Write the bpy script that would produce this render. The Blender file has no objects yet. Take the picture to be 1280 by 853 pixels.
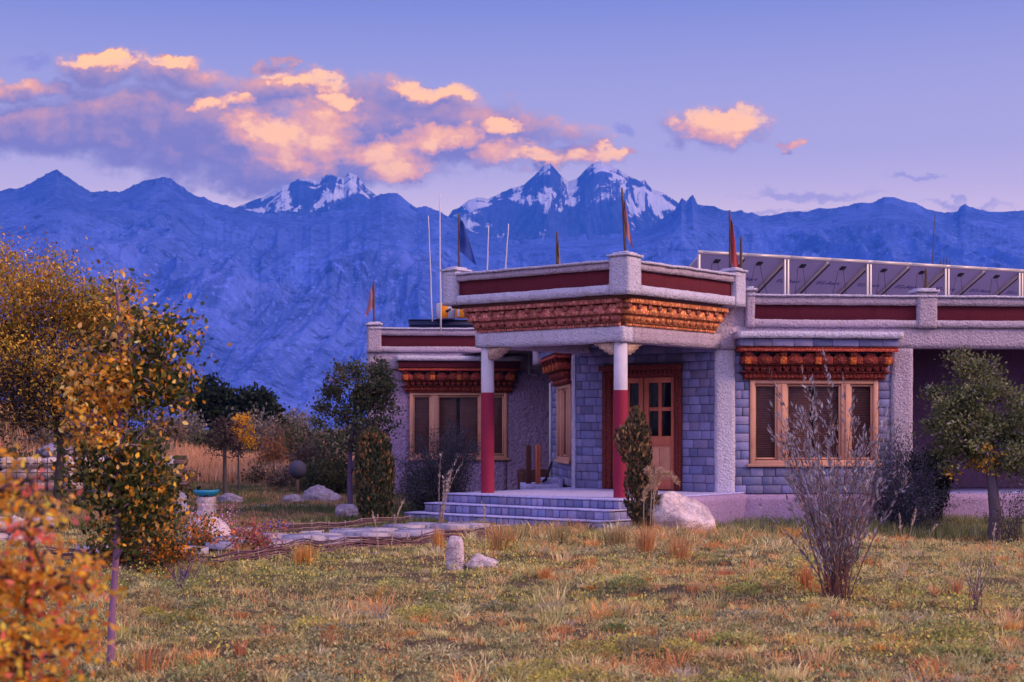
import bpy, math, random
import numpy as np
from mathutils import Vector, noise as mnoise, Matrix
R = math.radians
rnd = random.Random(11)
NP = np.random.default_rng(7)
F = 1950.0; HY = 535.0; EYE = 1.63
HAZE_D = 1.0e-4
S = bpy.context.scene
COL = S.collection

# ------------------------------------------------------------------ camera
cam = bpy.data.cameras.new('camera'); cam_o = bpy.data.objects.new('camera', cam); COL.objects.link(cam_o)
cam.lens = 36.0 * F / 1280; cam.sensor_width = 36.0; cam.sensor_fit = 'HORIZONTAL'
cam.shift_y = (HY - 426.5) / 1280.0
cam_o.location = (0, 0, EYE); cam_o.rotation_euler = (R(90), 0, 0)
cam.clip_start = 0.1; cam.clip_end = 40000
cam.dof.use_dof = True; cam.dof.focus_distance = 25.0; cam.dof.aperture_fstop = 4.5
S.camera = cam_o

# ------------------------------------------------------------------ node helper
def N(nt, typ, ins=None, **props):
    n = nt.nodes.new(typ)
    for k, v in props.items(): setattr(n, k, v)
    for k, v in (ins or {}).items():
        sock = n.inputs[k]
        if hasattr(v, 'bl_idname') or isinstance(v, bpy.types.NodeSocket): nt.links.new(v, sock)
        else: sock.default_value = v
    return n
def mth(nt, op, a, b=0.0, c=0.0, clamp=False):
    n = nt.nodes.new('ShaderNodeMath'); n.operation = op; n.use_clamp = clamp
    for i, v in enumerate((a, b, c)):
        if isinstance(v, bpy.types.NodeSocket): nt.links.new(v, n.inputs[i])
        else: n.inputs[i].default_value = v
    return n.outputs[0]
def vmt(nt, op, a, b=None, c=None):
    n = nt.nodes.new('ShaderNodeVectorMath'); n.operation = op
    for i, v in enumerate((a, b, c)):
        if v is None: continue
        if isinstance(v, bpy.types.NodeSocket): nt.links.new(v, n.inputs[i])
        else: n.inputs[i].default_value = v
    return n
def mixc(nt, fac, a, b, mode='MIX'):
    n = nt.nodes.new('ShaderNodeMix'); n.data_type = 'RGBA'; n.blend_type = mode; n.clamp_factor = True
    for s, v in ((n.inputs[0], fac), (n.inputs[6], a), (n.inputs[7], b)):
        if isinstance(v, bpy.types.NodeSocket): nt.links.new(v, s)
        else: s.default_value = v if not isinstance(v, tuple) else (*v[:3], 1)
    return n.outputs[2]
def ramp(nt, fac, stops, interp='LINEAR'):
    n = nt.nodes.new('ShaderNodeValToRGB'); n.color_ramp.interpolation = interp
    el = n.color_ramp.elements
    while len(el) < len(stops): el.new(0.5)
    for e, (p, c) in zip(el, stops): e.position = p; e.color = (*c[:3], 1)
    nt.links.new(fac, n.inputs[0]); return n.outputs[0]

# ------------------------------------------------------------------ world: dusk sky with sunset clouds
SUN_AZ = 110.0      # degrees from +Y towards +X
SUN_EL = 30.0
W = bpy.data.worlds.new('World'); S.world = W; W.use_nodes = True
nt = W.node_tree; nt.nodes.clear()
tc = N(nt, 'ShaderNodeTexCoord'); D = tc.outputs['Generated']
sp = N(nt, 'ShaderNodeSeparateXYZ', {0: D})
yy = mth(nt, 'MAXIMUM', sp.outputs[1], 0.05)
U = mth(nt, 'DIVIDE', sp.outputs[0], yy); V = mth(nt, 'DIVIDE', sp.outputs[2], yy)
P = N(nt, 'ShaderNodeCombineXYZ', {0: U, 1: V, 2: 0.0}).outputs[0]
front = mth(nt, 'GREATER_THAN', sp.outputs[1], 0.3)
# gradient by elevation
el = mth(nt, 'ARCSINE', sp.outputs[2])
eln = mth(nt, 'DIVIDE', el, 1.5708, clamp=True)
SKY_STOPS = [(0.0, (1.45, 0.85, 0.54)), (0.075, (1.15, 0.77, 0.55)), (0.11, (0.56, 0.45, 0.49)), (0.17, (0.205, 0.222, 0.43)), (0.40, (0.22, 0.22, 0.48)), (1.0, (0.27, 0.26, 0.50))]
base = ramp(nt, eln, SKY_STOPS)
backc = ramp(nt, eln, [(0.0, (1.15, 0.84, 1.02)), (0.2, (1.08, 0.90, 1.16)), (0.5, (0.74, 0.65, 0.92)), (1.0, (0.27, 0.26, 0.50))])
backf = N(nt, 'ShaderNodeMapRange', {0: sp.outputs[1], 1: 0.35, 2: -0.35, 3: 0.0, 4: 1.0}, interpolation_type='SMOOTHSTEP').outputs[0]
base = mixc(nt, backf, base, backc)
# right side of the sky is a little warmer and brighter
warm = mth(nt, 'MULTIPLY_ADD', sp.outputs[0], 0.5, 0.5, clamp=True)
warm = mth(nt, 'POWER', warm, 3.0)
lowf = mth(nt, 'SUBTRACT', 1.0, mth(nt, 'MULTIPLY', eln, 3.0, clamp=True))
warm = mth(nt, 'MULTIPLY', warm, lowf)
base = mixc(nt, mth(nt, 'MULTIPLY', warm, 0.35), base, (1.0, 0.72, 0.66))
nis = N(nt, 'ShaderNodeTexSky', sky_type='NISHITA', sun_disc=False, sun_elevation=R(SUN_EL), sun_rotation=R(SUN_AZ), altitude=2300, air_density=1.0, dust_density=1.0)
nsc = vmt(nt, 'SCALE', nis.outputs[0]); nsc.inputs[3].default_value = 0.05
nb = mixc(nt, 1.0, nsc.outputs[0], (0.62, 0.62, 1.0), 'MULTIPLY')
base = mixc(nt, 0.12, base, nb)
# cloud group: density from blobs + noise
def make_group(name, blobs, amp, nscale, k):
    g = bpy.data.node_groups.new(name, 'ShaderNodeTree')
    g.interface.new_socket('P', in_out='INPUT', socket_type='NodeSocketVector')
    g.interface.new_socket('d', in_out='OUTPUT', socket_type='NodeSocketFloat')
    gi = g.nodes.new('NodeGroupInput'); go = g.nodes.new('NodeGroupOutput')
    p = gi.outputs[0]
    st = vmt(g, 'MULTIPLY', p, (1.0, 1.35, 1.0)).outputs[0]
    wn = N(g, 'ShaderNodeTexNoise', {'Vector': st, 'Scale': 26.0, 'Detail': 7.0, 'Roughness': 0.65}, noise_dimensions='2D')
    off = vmt(g, 'MULTIPLY', vmt(g, 'SUBTRACT', wn.outputs[1], (.5, .5, .5)).outputs[0], (0.050, 0.030, 0)).outputs[0]
    p2 = vmt(g, 'ADD', p, off).outputs[0]
    cur = None
    for (cx, cy, rx, ry) in blobs:
        a = ((cx-640)/F, (HY-cy)/F); sx, sy = F/rx, F/ry
        q = vmt(g, 'MULTIPLY_ADD', p2, (sx, sy, 0), (-a[0]*sx, -a[1]*sy, 0)).outputs[0]
        d = vmt(g, 'DOT_PRODUCT', q, q).outputs['Value']
        cur = d if cur is None else mth(g, 'SMOOTH_MIN', cur, d, 0.5)
    f = mth(g, 'SUBTRACT', 1.0, cur)
    n1 = N(g, 'ShaderNodeTexNoise', {'Vector': st, 'Scale': nscale, 'Detail': 9.0, 'Roughness': 0.62}, noise_dimensions='2D')
    n = mth(g, 'MULTIPLY', mth(g, 'SUBTRACT', n1.outputs[0], 0.5), amp)
    t = mth(g, 'ADD', mth(g, 'MAXIMUM', f, -2.5), n)
    t = mth(g, 'MULTIPLY', t, k)
    g.links.new(t, go.inputs[0]); return g
SHADE = [(450,140,110,36),(570,150,85,26),(210,150,150,36),(380,215,150,26),(40,112,70,14),(70,165,135,30),(150,150,130,26),(300,160,150,48),(420,190,120,42),(470,150,90,26),(620,165,85,20),(350,112,90,26),(135,85,48,20),
         (235,98,52,17),(700,195,75,17),(480,215,60,24),(250,195,130,26),(335,215,110,24),(560,180,90,22),(900,160,62,22),(999,177,9,5),(520,122,60,16)]
STREAK = [(1015,242,85,6),(1140,220,30,4),(765,163,24,7),(1205,256,60,5),(45,75,30,7),(640,150,40,6),(980,268,60,5)]
LIT = [(372,168,60,30),(505,216,36,17),(330,77,30,9),(388,96,24,9),(545,113,34,9),(545,172,34,12),(132,72,45,10),(216,80,28,7),(270,131,26,6),(650,190,42,12),
       (762,192,36,9),(905,158,58,17),(622,158,22,7),(425,125,22,7),(310,125,20,6),(420,105,22,7),(690,205,40,11),(330,165,22,14),(470,190,45,16),(720,205,60,10)]
gS = make_group('cloud_body', SHADE, 3.5, 21.0, 1.0)
gL = make_group('cloud_lit', LIT, 4.0, 36.0, 1.0)
gT = make_group('cloud_streak', STREAK, 2.2, 20.0, 1.0)
def call(g, p):
    n = nt.nodes.new('ShaderNodeGroup'); n.node_tree = g; nt.links.new(p, n.inputs[0]); return n.outputs[0]
dS = call(gS, P)
P2 = vmt(nt, 'ADD', P, (0.006, 0.008, 0)).outputs[0]
dS2 = call(gS, P2)
rim = mth(nt, 'MULTIPLY', mth(nt, 'SUBTRACT', dS, dS2), 1.1, clamp=True)
dL = call(gL, P); dT = call(gT, P)
aS = N(nt, 'ShaderNodeMapRange', {0: dS, 1: -1.05, 2: 0.75, 3: 0.0, 4: 0.95}, interpolation_type='SMOOTHSTEP').outputs[0]
aL = N(nt, 'ShaderNodeMapRange', {0: dL, 1: -1.5, 2: 1.15, 3: 0.0, 4: 1.0}, interpolation_type='LINEAR').outputs[0]
aT = N(nt, 'ShaderNodeMapRange', {0: dT, 1: -0.6, 2: 1.0, 3: 0.0, 4: 0.45}, interpolation_type='SMOOTHSTEP').outputs[0]
aLs = mth(nt, 'MULTIPLY', aL, N(nt, 'ShaderNodeMapRange', {0: dS, 1: -0.5, 2: 0.45, 3: 0.0, 4: 1.0}, interpolation_type='SMOOTHSTEP').outputs[0])
rim = mth(nt, 'MAXIMUM', mth(nt, 'MULTIPLY', mth(nt, 'SUBTRACT', dS, dS2), 1.0), -0.22)
lit = mth(nt, 'ADD', mth(nt, 'MULTIPLY', aLs, mth(nt, 'MULTIPLY_ADD', rim, 0.5, 0.92)), mth(nt, 'MULTIPLY_ADD', rim, 0.22, 0.08), clamp=True)
ccol = ramp(nt, lit, [(0.0, (0.22, 0.165, 0.225)), (0.12, (0.34, 0.215, 0.23)), (0.34, (0.60, 0.29, 0.16)), (0.62, (0.96, 0.38, 0.045)), (1.0, (1.30, 0.62, 0.04))])
sky = mixc(nt, mth(nt, 'MULTIPLY', aT, front), base, (0.20, 0.17, 0.36))
edge = N(nt, 'ShaderNodeMapRange', {0: dL, 1: 0.0, 2: 1.0, 3: 0.0, 4: 1.0}, interpolation_type='SMOOTHSTEP').outputs[0]
sky = mixc(nt, mth(nt, 'MULTIPLY', mth(nt, 'MAXIMUM', aS, edge), front), sky, ccol)
below = mth(nt, 'LESS_THAN', sp.outputs[2], -0.02)
sky = mixc(nt, below, sky, (0.12, 0.10, 0.16))
bg = N(nt, 'ShaderNodeBackground', {0: sky, 1: 1.0})
wo = N(nt, 'ShaderNodeOutputWorld', {0: bg.outputs[0]})
W.cycles.sampling_method = 'MANUAL'; W.cycles.sample_map_resolution = 512

# ------------------------------------------------------------------ sun (soft warm glow of the sunset side)
sun = bpy.data.lights.new('sun', 'SUN'); sun_o = bpy.data.objects.new('sun', sun); COL.objects.link(sun_o)
sun.energy = 2.3; sun.color = (1.0, 0.61, 0.36); sun.angle = R(22)
sd = Vector((math.sin(R(SUN_AZ))*math.cos(R(SUN_EL)), math.cos(R(SUN_AZ))*math.cos(R(SUN_EL)), math.sin(R(SUN_EL))))
sun_o.rotation_euler = sd.to_track_quat('Z', 'Y').to_euler()
sun_o.location = (20, -10, 20)
vs = S.view_settings; vs.view_transform = 'Standard'; vs.look = 'None'; vs.exposure = 0.8; vs.gamma = 1.0; vs.use_curve_mapping = False
S.cycles.use_denoising = True; S.cycles.max_bounces = 6; S.cycles.diffuse_bounces = 3; S.cycles.glossy_bounces = 2
S.cycles.transmission_bounces = 4; S.cycles.transparent_max_bounces = 8; S.cycles.volume_bounces = 1
S.cycles.caustics_reflective = False; S.cycles.caustics_refractive = False
S.cycles.use_adaptive_sampling = False

# ------------------------------------------------------------------ positions and noise
def gp(px, py, z=0.0):            # ground point under a picture position
    d = (EYE - z) * F / (py - HY); return ((px-640)/F*d, d, z)
def at(px, py, d): return ((px-640)/F*d, d, EYE + (HY-py)/F*d)
def vnoise(x, y, seed=0):
    xi = np.floor(x).astype(np.int64); yi = np.floor(y).astype(np.int64); fx = x-xi; fy = y-yi
    def h(a, b):
        n = (a*374761393 + b*668265263 + seed*974711) & 0x7fffffff
        n = ((n ^ (n >> 13)) * 1274126177) & 0x7fffffff
        return ((n ^ (n >> 16)) & 0xffff) / 65535.0
    sx = fx*fx*(3-2*fx); sy = fy*fy*(3-2*fy)
    return (h(xi, yi)*(1-sx) + h(xi+1, yi)*sx)*(1-sy) + (h(xi, yi+1)*(1-sx) + h(xi+1, yi+1)*sx)*sy
def fbm(x, y, oct=4, seed=0, gain=.5):
    a, s, t = 1.0, 0.0, 0.0
    for i in range(oct):
        s = s + a*vnoise(x, y, seed+i*17); t += a; a *= gain; x = x*2.03+13.1; y = y*2.03+7.7
    return s/t
def sst(x, a, b):
    t = np.clip((x-a)/(b-a), 0, 1); return t*t*(3-2*t)
def ground_z(x, y):
    x = np.asarray(x, float); y = np.asarray(y, float)
    z = -0.17*sst(x, 1.5, 5.0)*sst(y, 17, 24)*(1-sst(y, 60, 90))
    near = 1-sst(y, 40, 80)
    z = z + near*(0.10*(fbm(x*.55, y*.55, 2, 3)-.5) + 0.13*(fbm(x*1.9, y*1.9, 3, 5)-.5))
    z = z + 3.4*np.exp(-(((x+24)/9)**2 + ((y-58)/12)**2))
    z = z + 0.9*sst(y, 60, 130)*(1-sst(y, 200, 500))*fbm(x*.03, y*.03, 3, 9)
    return z
def gz(x, y): return float(ground_z(np.array([x]), np.array([y]))[0])

# ------------------------------------------------------------------ mesh helpers
def wloc(p): 
    v = Vector((0, 0, 0))
    while p is not None: v += p.location; p = p.parent
    return v
def mesh_np(name, verts, faces, mat, parent=None, cols=None, smooth=False, uv=None):
    """verts Nx3; faces: list of equal-length arrays (M,k) or python list; cols: per-face rgb"""
    off = wloc(parent) if parent else Vector((0, 0, 0))
    verts = np.asarray(verts, np.float32) - np.array(off, np.float32)
    me = bpy.data.meshes.new(name)
    if isinstance(faces, np.ndarray): groups = [faces]
    elif len(faces) and isinstance(faces[0], np.ndarray): groups = faces
    else:
        groups = None
    if groups is None:
        tot = np.array([len(f) for f in faces], np.int32); idx = np.fromiter((i for f in faces for i in f), np.int32)
    else:
        tot = np.concatenate([np.full(len(g), g.shape[1], np.int32) for g in groups]); idx = np.concatenate([g.ravel() for g in groups]).astype(np.int32)
    st = np.zeros(len(tot), np.int32); st[1:] = np.cumsum(tot)[:-1]
    me.vertices.add(len(verts)); me.vertices.foreach_set('co', verts.ravel())
    me.loops.add(len(idx)); me.loops.foreach_set('vertex_index', idx)
    me.polygons.add(len(tot)); me.polygons.foreach_set('loop_start', st)
    try: me.polygons.foreach_set('loop_total', tot)
    except Exception: pass
    if smooth: me.polygons.foreach_set('use_smooth', np.ones(len(tot), bool))
    if cols is not None:
        cols = np.asarray(cols, np.float32)
        ca = me.color_attributes.new('col', 'FLOAT_COLOR', 'CORNER')
        c = np.ones((len(idx), 4), np.float32); c[:, :3] = np.repeat(cols, tot, axis=0)
        ca.data.foreach_set('color', c.ravel())
    me.update(calc_edges=True); me.validate(verbose=False)
    o = bpy.data.objects.new(name, me); COL.objects.link(o)
    me.materials.append(mat)
    if parent: o.parent = parent
    return o
def tagp(o, label=None, cat=None, group=None, kind=None):
    if label: o['label'] = label
    if cat: o['category'] = cat
    if group: o['group'] = group
    if kind: o['kind'] = kind
    return o
def thing(name, label, cat, loc, group=None):
    o = bpy.data.objects.new(name, None); COL.objects.link(o); o.location = loc; o.empty_display_size = .2
    return tagp(o, label, cat, group)

class Fr:   # local frame: t along the face, n outwards, z up
    def __init__(s, o, ang):
        s.o = o; s.t = (math.cos(ang), math.sin(ang)); s.n = (math.sin(ang), -math.cos(ang))
    def p(s, t, n, z): return (s.o[0]+t*s.t[0]+n*s.n[0], s.o[1]+t*s.t[1]+n*s.n[1], z)
class MB:
    def __init__(s): s.v = []; s.f = []; s.c = []
    def quad(s, pts, c=(1,1,1)):
        b = len(s.v); s.v += [tuple(p) for p in pts]; s.f.append(tuple(range(b, b+len(pts)))); s.c.append(c)
    def box(s, fr, t0, t1, n0, n1, z0, z1, c=(1,1,1), ch=0.006):
        """box with a small chamfer on the outer (n1) face"""
        ch = min(ch, abs(t1-t0)*.3, abs(z1-z0)*.3, abs(n1-n0)*.3)
        b = len(s.v)
        def ring(n, i): return [fr.p(t0+i, n, z0+i), fr.p(t1-i, n, z0+i), fr.p(t1-i, n, z1-i), fr.p(t0+i, n, z1-i)]
        s.v += ring(n0, 0)+ring(n1-ch, 0)+ring(n1, ch)
        fs = [(3,2,1,0), (8,9,10,11)]
        for k in (0, 4):
            for i in range(4): j = (i+1) % 4; fs.append((k+i, k+j, k+4+j, k+4+i))
        s.f += [tuple(b+i for i in f) for f in fs]; s.c += [c]*len(fs)
    def rbox(s, fr, t0, t1, n0, n1, z0, z1, step=.09, amp=.006, c=(1,1,1), fq=9.0):
        """box whose surface is subdivided and made uneven, like hand-plastered masonry"""
        def seg(a, b): return max(1, int(math.ceil(abs(b-a)/step)))
        nt_, nn, nz = seg(t0, t1), seg(n0, n1), seg(z0, z1)
        cache = {}
        def vert(i, j, k):
            key = (i, j, k)
            if key in cache: return cache[key]
            p = Vector(fr.p(t0+(t1-t0)*i/nt_, n0+(n1-n0)*j/nn, z0+(z1-z0)*k/nz))
            d = mnoise.noise_vector(p*fq)*amp + mnoise.noise_vector(p*2.1)*amp*1.2
            p = p+d; s.v.append(tuple(p)); cache[key] = len(s.v)-1; return cache[key]
        def add(a): s.f.append(tuple(a)); s.c.append(c)
        for i in range(nt_):
            for k in range(nz):
                add((vert(i,nn,k), vert(i+1,nn,k), vert(i+1,nn,k+1), vert(i,nn,k+1)))
                add((vert(i,0,k+1), vert(i+1,0,k+1), vert(i+1,0,k), vert(i,0,k)))
            for j in range(nn):
                add((vert(i,j,nz), vert(i,j+1,nz), vert(i+1,j+1,nz), vert(i+1,j,nz)))
                add((vert(i,j,0), vert(i+1,j,0), vert(i+1,j+1,0), vert(i,j+1,0)))
        for k in range(nz):
            for j in range(nn):
                add((vert(0,j,k), vert(0,j+1,k), vert(0,j+1,k+1), vert(0,j,k+1)))
                add((vert(nt_,j,k), vert(nt_,j,k+1), vert(nt_,j+1,k+1), vert(nt_,j+1,k)))
    def bricks(s, fr, t0, t1, z0, z1, n, rowh, lens, holes=(), gap=.009, cf=None, dep=.05):
        rows = max(1, round((z1-z0)/rowh)); rh = (z1-z0)/rows
        for r in range(rows):
            a, b = z0+r*rh, z0+(r+1)*rh; zm = (a+b)/2
            iv = [(t0, t1)]
            for (h0, h1, g0, g1) in holes:
                if g0 < zm < g1:
                    nv = []
                    for (x0, x1) in iv:
                        if h1 <= x0 or h0 >= x1: nv.append((x0, x1)); continue
                        if h0 > x0: nv.append((x0, h0))
                        if h1 < x1: nv.append((h1, x1))
                    iv = nv
            for (x0, x1) in iv:
                t = x0; first = True
                while t < x1-.01:
                    L = rnd.uniform(*lens)*(rnd.uniform(.4, 1) if first else 1); first = False
                    e = t+L
                    if x1-e < lens[0]*.45: e = x1
                    e = min(e, x1)
                    cc = cf() if cf else (1,1,1)
                    s.box(fr, t+gap/2, e-gap/2, n-dep, n+rnd.uniform(-.005, .005), a+gap/2, b-gap/2, cc, .007)
                    t = e
    def prism(s, fr, poly, n0, n1, c=(1,1,1)):
        """polygon in the (t,z) plane of the face, extruded outwards"""
        b = len(s.v); m = len(poly)
        s.v += [fr.p(t, n0, z) for t, z in poly]+[fr.p(t, n1, z) for t, z in poly]
        s.f.append(tuple(b+m+i for i in range(m))); s.c.append(c)
        s.f.append(tuple(b+m-1-i for i in range(m))); s.c.append(c)
        for i in range(m): j = (i+1) % m; s.f.append((b+i, b+j, b+m+j, b+m+i)); s.c.append(c)
    def tube(s, pts, rad, k=6, c=(1,1,1), cap=True):
        pts = [Vector(p) for p in pts]; b0 = len(s.v)
        if not isinstance(rad, (list, tuple)): rad = [rad]*len(pts)
        up = Vector((0.31, 0.17, 1)) if abs((pts[-1]-pts[0]).normalized().z) < .9 else Vector((1, .2, .1))
        for i, p in enumerate(pts):
            d = (pts[min(i+1, len(pts)-1)]-pts[max(i-1, 0)])
            if d.length < 1e-9: d = Vector((0,0,1))
            d.normalize(); x = d.cross(up).normalized(); y = d.cross(x)
            for q in range(k):
                a = 2*math.pi*q/k; s.v.append(tuple(p+(x*math.cos(a)+y*math.sin(a))*rad[i]))
        for i in range(len(pts)-1):
            for q in range(k):
                w = (q+1) % k; s.f.append((b0+i*k+q, b0+(i+1)*k+q, b0+(i+1)*k+w, b0+i*k+w)); s.c.append(c)
        if cap:
            s.f.append(tuple(b0+q for q in range(k))); s.c.append(c)
            s.f.append(tuple(b0+(len(pts)-1)*k+k-1-q for q in range(k))); s.c.append(c)
    def lathe(s, cx, cy, prof, k=24, c=(1,1,1)):
        b = len(s.v)
        for (r, z) in prof:
            for q in range(k): a = 2*math.pi*q/k; s.v.append((cx+r*math.cos(a), cy+r*math.sin(a), z))
        for i in range(len(prof)-1):
            for q in range(k):
                w = (q+1) % k; s.f.append((b+i*k+q, b+i*k+w, b+(i+1)*k+w, b+(i+1)*k+q)); s.c.append(c)
    def build(s, name, mat, parent=None, smooth=False):
        return mesh_np(name, s.v, s.f, mat, parent, s.c, smooth)

# ------------------------------------------------------------------ materials
def pmat(name, rough=.8, spec=.3):
    m = bpy.data.materials.new(name); m.use_nodes = True; t = m.node_tree; t.nodes.clear()
    o = N(t, 'ShaderNodeOutputMaterial'); b = N(t, 'ShaderNodeBsdfPrincipled', {'Roughness': rough, 'Specular IOR Level': spec})
    t.links.new(b.outputs[0], o.inputs[0]); return m, t, b
def bump(t, b, h, dist, strength=1.0):
    n = N(t, 'ShaderNodeBump', {'Height': h, 'Distance': dist, 'Strength': strength}); t.links.new(n.outputs[0], b.inputs['Normal'])
def ocoord(t): return N(t, 'ShaderNodeTexCoord').outputs['Object']
def noise(t, sc, det=4, rough=.55, vec=None, dist=0.0):
    return N(t, 'ShaderNodeTexNoise', {'Vector': vec if vec is not None else ocoord(t), 'Scale': sc, 'Detail': det, 'Roughness': rough, 'Distortion': dist}).outputs[0]
def stucco(name, c, stain=(.5, .45, .45), rough=.92, bs=30, dist=.03):
    m, t, b = pmat(name, rough, .15); v = ocoord(t)
    n1 = noise(t, 1.3, 5, .6, v); n2 = noise(t, bs, 3, .6, v)
    ns = noise(t, 3.0, 5, .65, vmt(t, 'MULTIPLY', v, (2.2, 2.2, .22)).outputs[0])
    vo = N(t, 'ShaderNodeTexVoronoi', {'Vector': v, 'Scale': bs*.8}, feature='SMOOTH_F1').outputs[0]
    f = mth(t, 'MULTIPLY', mth(t, 'SUBTRACT', n1, .42), 2.2, clamp=True)
    k = mixc(t, mth(t, 'MULTIPLY', f, .55), c, tuple(a*b_ for a, b_ in zip(c, stain)))
    k = mixc(t, mth(t, 'MULTIPLY', mth(t, 'SUBTRACT', ns, .52), 2.6, clamp=True), k, tuple(a*b_*.62 for a, b_ in zip(c, (1.05, .92, .9))))
    n4 = noise(t, bs*1.5, 2, .5, v)
    k = mixc(t, mth(t, 'MULTIPLY', mth(t, 'GREATER_THAN', n4, .585), .62), k, tuple(a*.42 for a in c))
    t.links.new(k, b.inputs[0]); bump(t, b, mth(t, 'ADD', n2, mth(t, 'MULTIPLY', vo, .5)), dist); return m
def vcol(name, rough=.8, spec=.25, nscale=30, amt=.3, bd=.003):
    """colour from the per-piece attribute, broken up by noise"""
    m, t, b = pmat(name, rough, spec); a = N(t, 'ShaderNodeAttribute', attribute_name='col').outputs[0]
    n = noise(t, nscale, 4, .6)
    k = mixc(t, mth(t, 'MULTIPLY', n, amt), a, mixc(t, 1.0, a, (.35, .33, .35), 'MULTIPLY'))
    t.links.new(k, b.inputs[0]); bump(t, b, n, bd); return m
def leafmat(name, tr=.35, rough=.6):
    m = bpy.data.materials.new(name); m.use_nodes = True; t = m.node_tree; t.nodes.clear()
    o = N(t, 'ShaderNodeOutputMaterial'); a = N(t, 'ShaderNodeAttribute', attribute_name='col').outputs[0]
    d = N(t, 'ShaderNodeBsdfPrincipled', {'Base Color': a, 'Roughness': rough, 'Specular IOR Level': .2}); tl = N(t, 'ShaderNodeBsdfTranslucent', {0: a})
    mx = N(t, 'ShaderNodeMixShader', {0: tr, 1: d.outputs[0], 2: tl.outputs[0]}); t.links.new(mx.outputs[0], o.inputs[0]); return m
M = {}
M['stucco'] = stucco('grey_stucco', (.49, .40, .55), (.72, .66, .70))
M['stucco_cap'] = stucco('pale_stucco', (.61, .57, .78), (.62, .56, .60))
M['stucco_purple'] = stucco('mauve_stucco', (.40, .28, .49), (.75, .70, .75), bs=18, dist=.06)
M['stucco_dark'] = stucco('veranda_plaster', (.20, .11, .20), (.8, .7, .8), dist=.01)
M['red_band'] = stucco('oxblood_plaster', (.135, .022, .040), (.7, .6, .7), bs=45, dist=.006)
M['plinth'] = stucco('plinth_plaster', (.43, .30, .52), (.7, .6, .8), dist=.012)
M['stone'] = vcol('dressed_stone', .85, .2, 13, .6, .016)
M['mortar'] = stucco('dark_mortar', (.12, .105, .17), bs=60, dist=.004)
M['paving'] = stucco('step_stone', (.50, .47, .82), (.75, .72, .8), bs=20, dist=.006)
def wood(name, c, c2, rough=.6):
    m, t, b = pmat(name, rough, .3); v = ocoord(t)
    n = noise(t, 6, 6, .7, vmt(t, 'MULTIPLY', v, (3, 3, .35)).outputs[0], 1.0)
    n2 = noise(t, 2, 4, .6, v)
    k = mixc(t, mth(t, 'MULTIPLY', mth(t, 'SUBTRACT', n, .3), 1.8, clamp=True), c, c2)
    k = mixc(t, mth(t, 'MULTIPLY', mth(t, 'SUBTRACT', n2, .55), 2.5, clamp=True), k, tuple(a*.6 for a in c2))
    t.links.new(k, b.inputs[0]); bump(t, b, n, .004); return m
M['wood'] = wood('pine_frame', (.68, .36, .27), (.54, .23, .16))
M['wood_dark'] = wood('dark_timber', (.13, .045, .04), (.07, .02, .025))
M['door_wood'] = wood('red_stained_door', (.62, .18, .10), (.44, .10, .065))
M['door_panel'] = wood('faded_door_panel', (.72, .33, .21), (.56, .22, .14))
def carved(name, c, c2, c3, sc=24):
    m, t, b = pmat(name, .7, .2); v = ocoord(t); a = N(t, 'ShaderNodeAttribute', attribute_name='col').outputs[0]
    vo = N(t, 'ShaderNodeTexVoronoi', {'Vector': v, 'Scale': sc, 'Randomness': .8}); d = vo.outputs[0]
    n = noise(t, 9, 4, .6, v); n3 = noise(t, 55, 3, .6, v)
    k = mixc(t, mth(t, 'GREATER_THAN', d, .40), c, c2)
    k = mixc(t, mth(t, 'MULTIPLY', mth(t, 'LESS_THAN', d, .17), .9), k, c3)
    k = mixc(t, mth(t, 'MULTIPLY', mth(t, 'GREATER_THAN', n3, .63), .7), k, tuple(q*.18 for q in c))
    k = mixc(t, mth(t, 'MULTIPLY', mth(t, 'SUBTRACT', n, .45), 2.5, clamp=True), k, tuple(q*.45 for q in c))
    k = mixc(t, 1.0, k, a, 'MULTIPLY')
    t.links.new(k, b.inputs[0]); bump(t, b, mth(t, 'SUBTRACT', n3, d), .02); return m
M['carved'] = carved('carved_painted_timber', (.98, .42, .20), (.60, .20, .13), (1.0, .62, .40), 15)
M['carved_red'] = carved('carved_red_timber', (.56, .11, .07), (.32, .05, .045), (.62, .20, .12), 26)
M['carved_door'] = carved('carved_door_surround', (.34, .06, .045), (.16, .03, .03), (.48, .15, .10), 40)
M['bracket'] = carved('carved_pale_bracket', (.90, .66, .56), (.66, .42, .36), (.92, .74, .62), 34)
def plain(name, c, rough=.6, metal=0, spec=.3, var=.2, sc=8):
    m, t, b = pmat(name, rough, spec); b.inputs['Metallic'].default_value = metal
    n = noise(t, sc, 4, .6); k = mixc(t, mth(t, 'MULTIPLY', n, var*2), c, tuple(a*.55 for a in c)); t.links.new(k, b.inputs[0]); bump(t, b, n, .002); return m
M['col_white'] = plain('column_white_paint', (.66, .60, .76), .85, var=.32, sc=5)
M['col_red'] = plain('column_crimson_paint', (.33, .018, .065), .75, var=.4, sc=5)
M['pipe'] = plain('white_pipe', (.62, .58, .66), .5)
M['metal'] = plain('galvanised_steel', (.55, .50, .55), .45, .3)
M['iron'] = plain('rusty_pole', (.12, .07, .07), .8)
M['black'] = plain('black_plastic', (.02, .02, .03), .6)
M['backsheet'] = plain('panel_backsheet', (.42, .42, .66), .6, var=.15, sc=1.5)
M['ink'] = plain('blue_print', (.04, .05, .30), .7)
M['blue_glaze'] = plain('turquoise_paint', (.03, .30, .55), .5)
M['flag_red'] = plain('faded_red_cloth', (.42, .06, .08), .9, var=.5, sc=6)
M['flag_pink'] = plain('faded_pink_cloth', (.48, .20, .26), .9, var=.5, sc=9)
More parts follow.
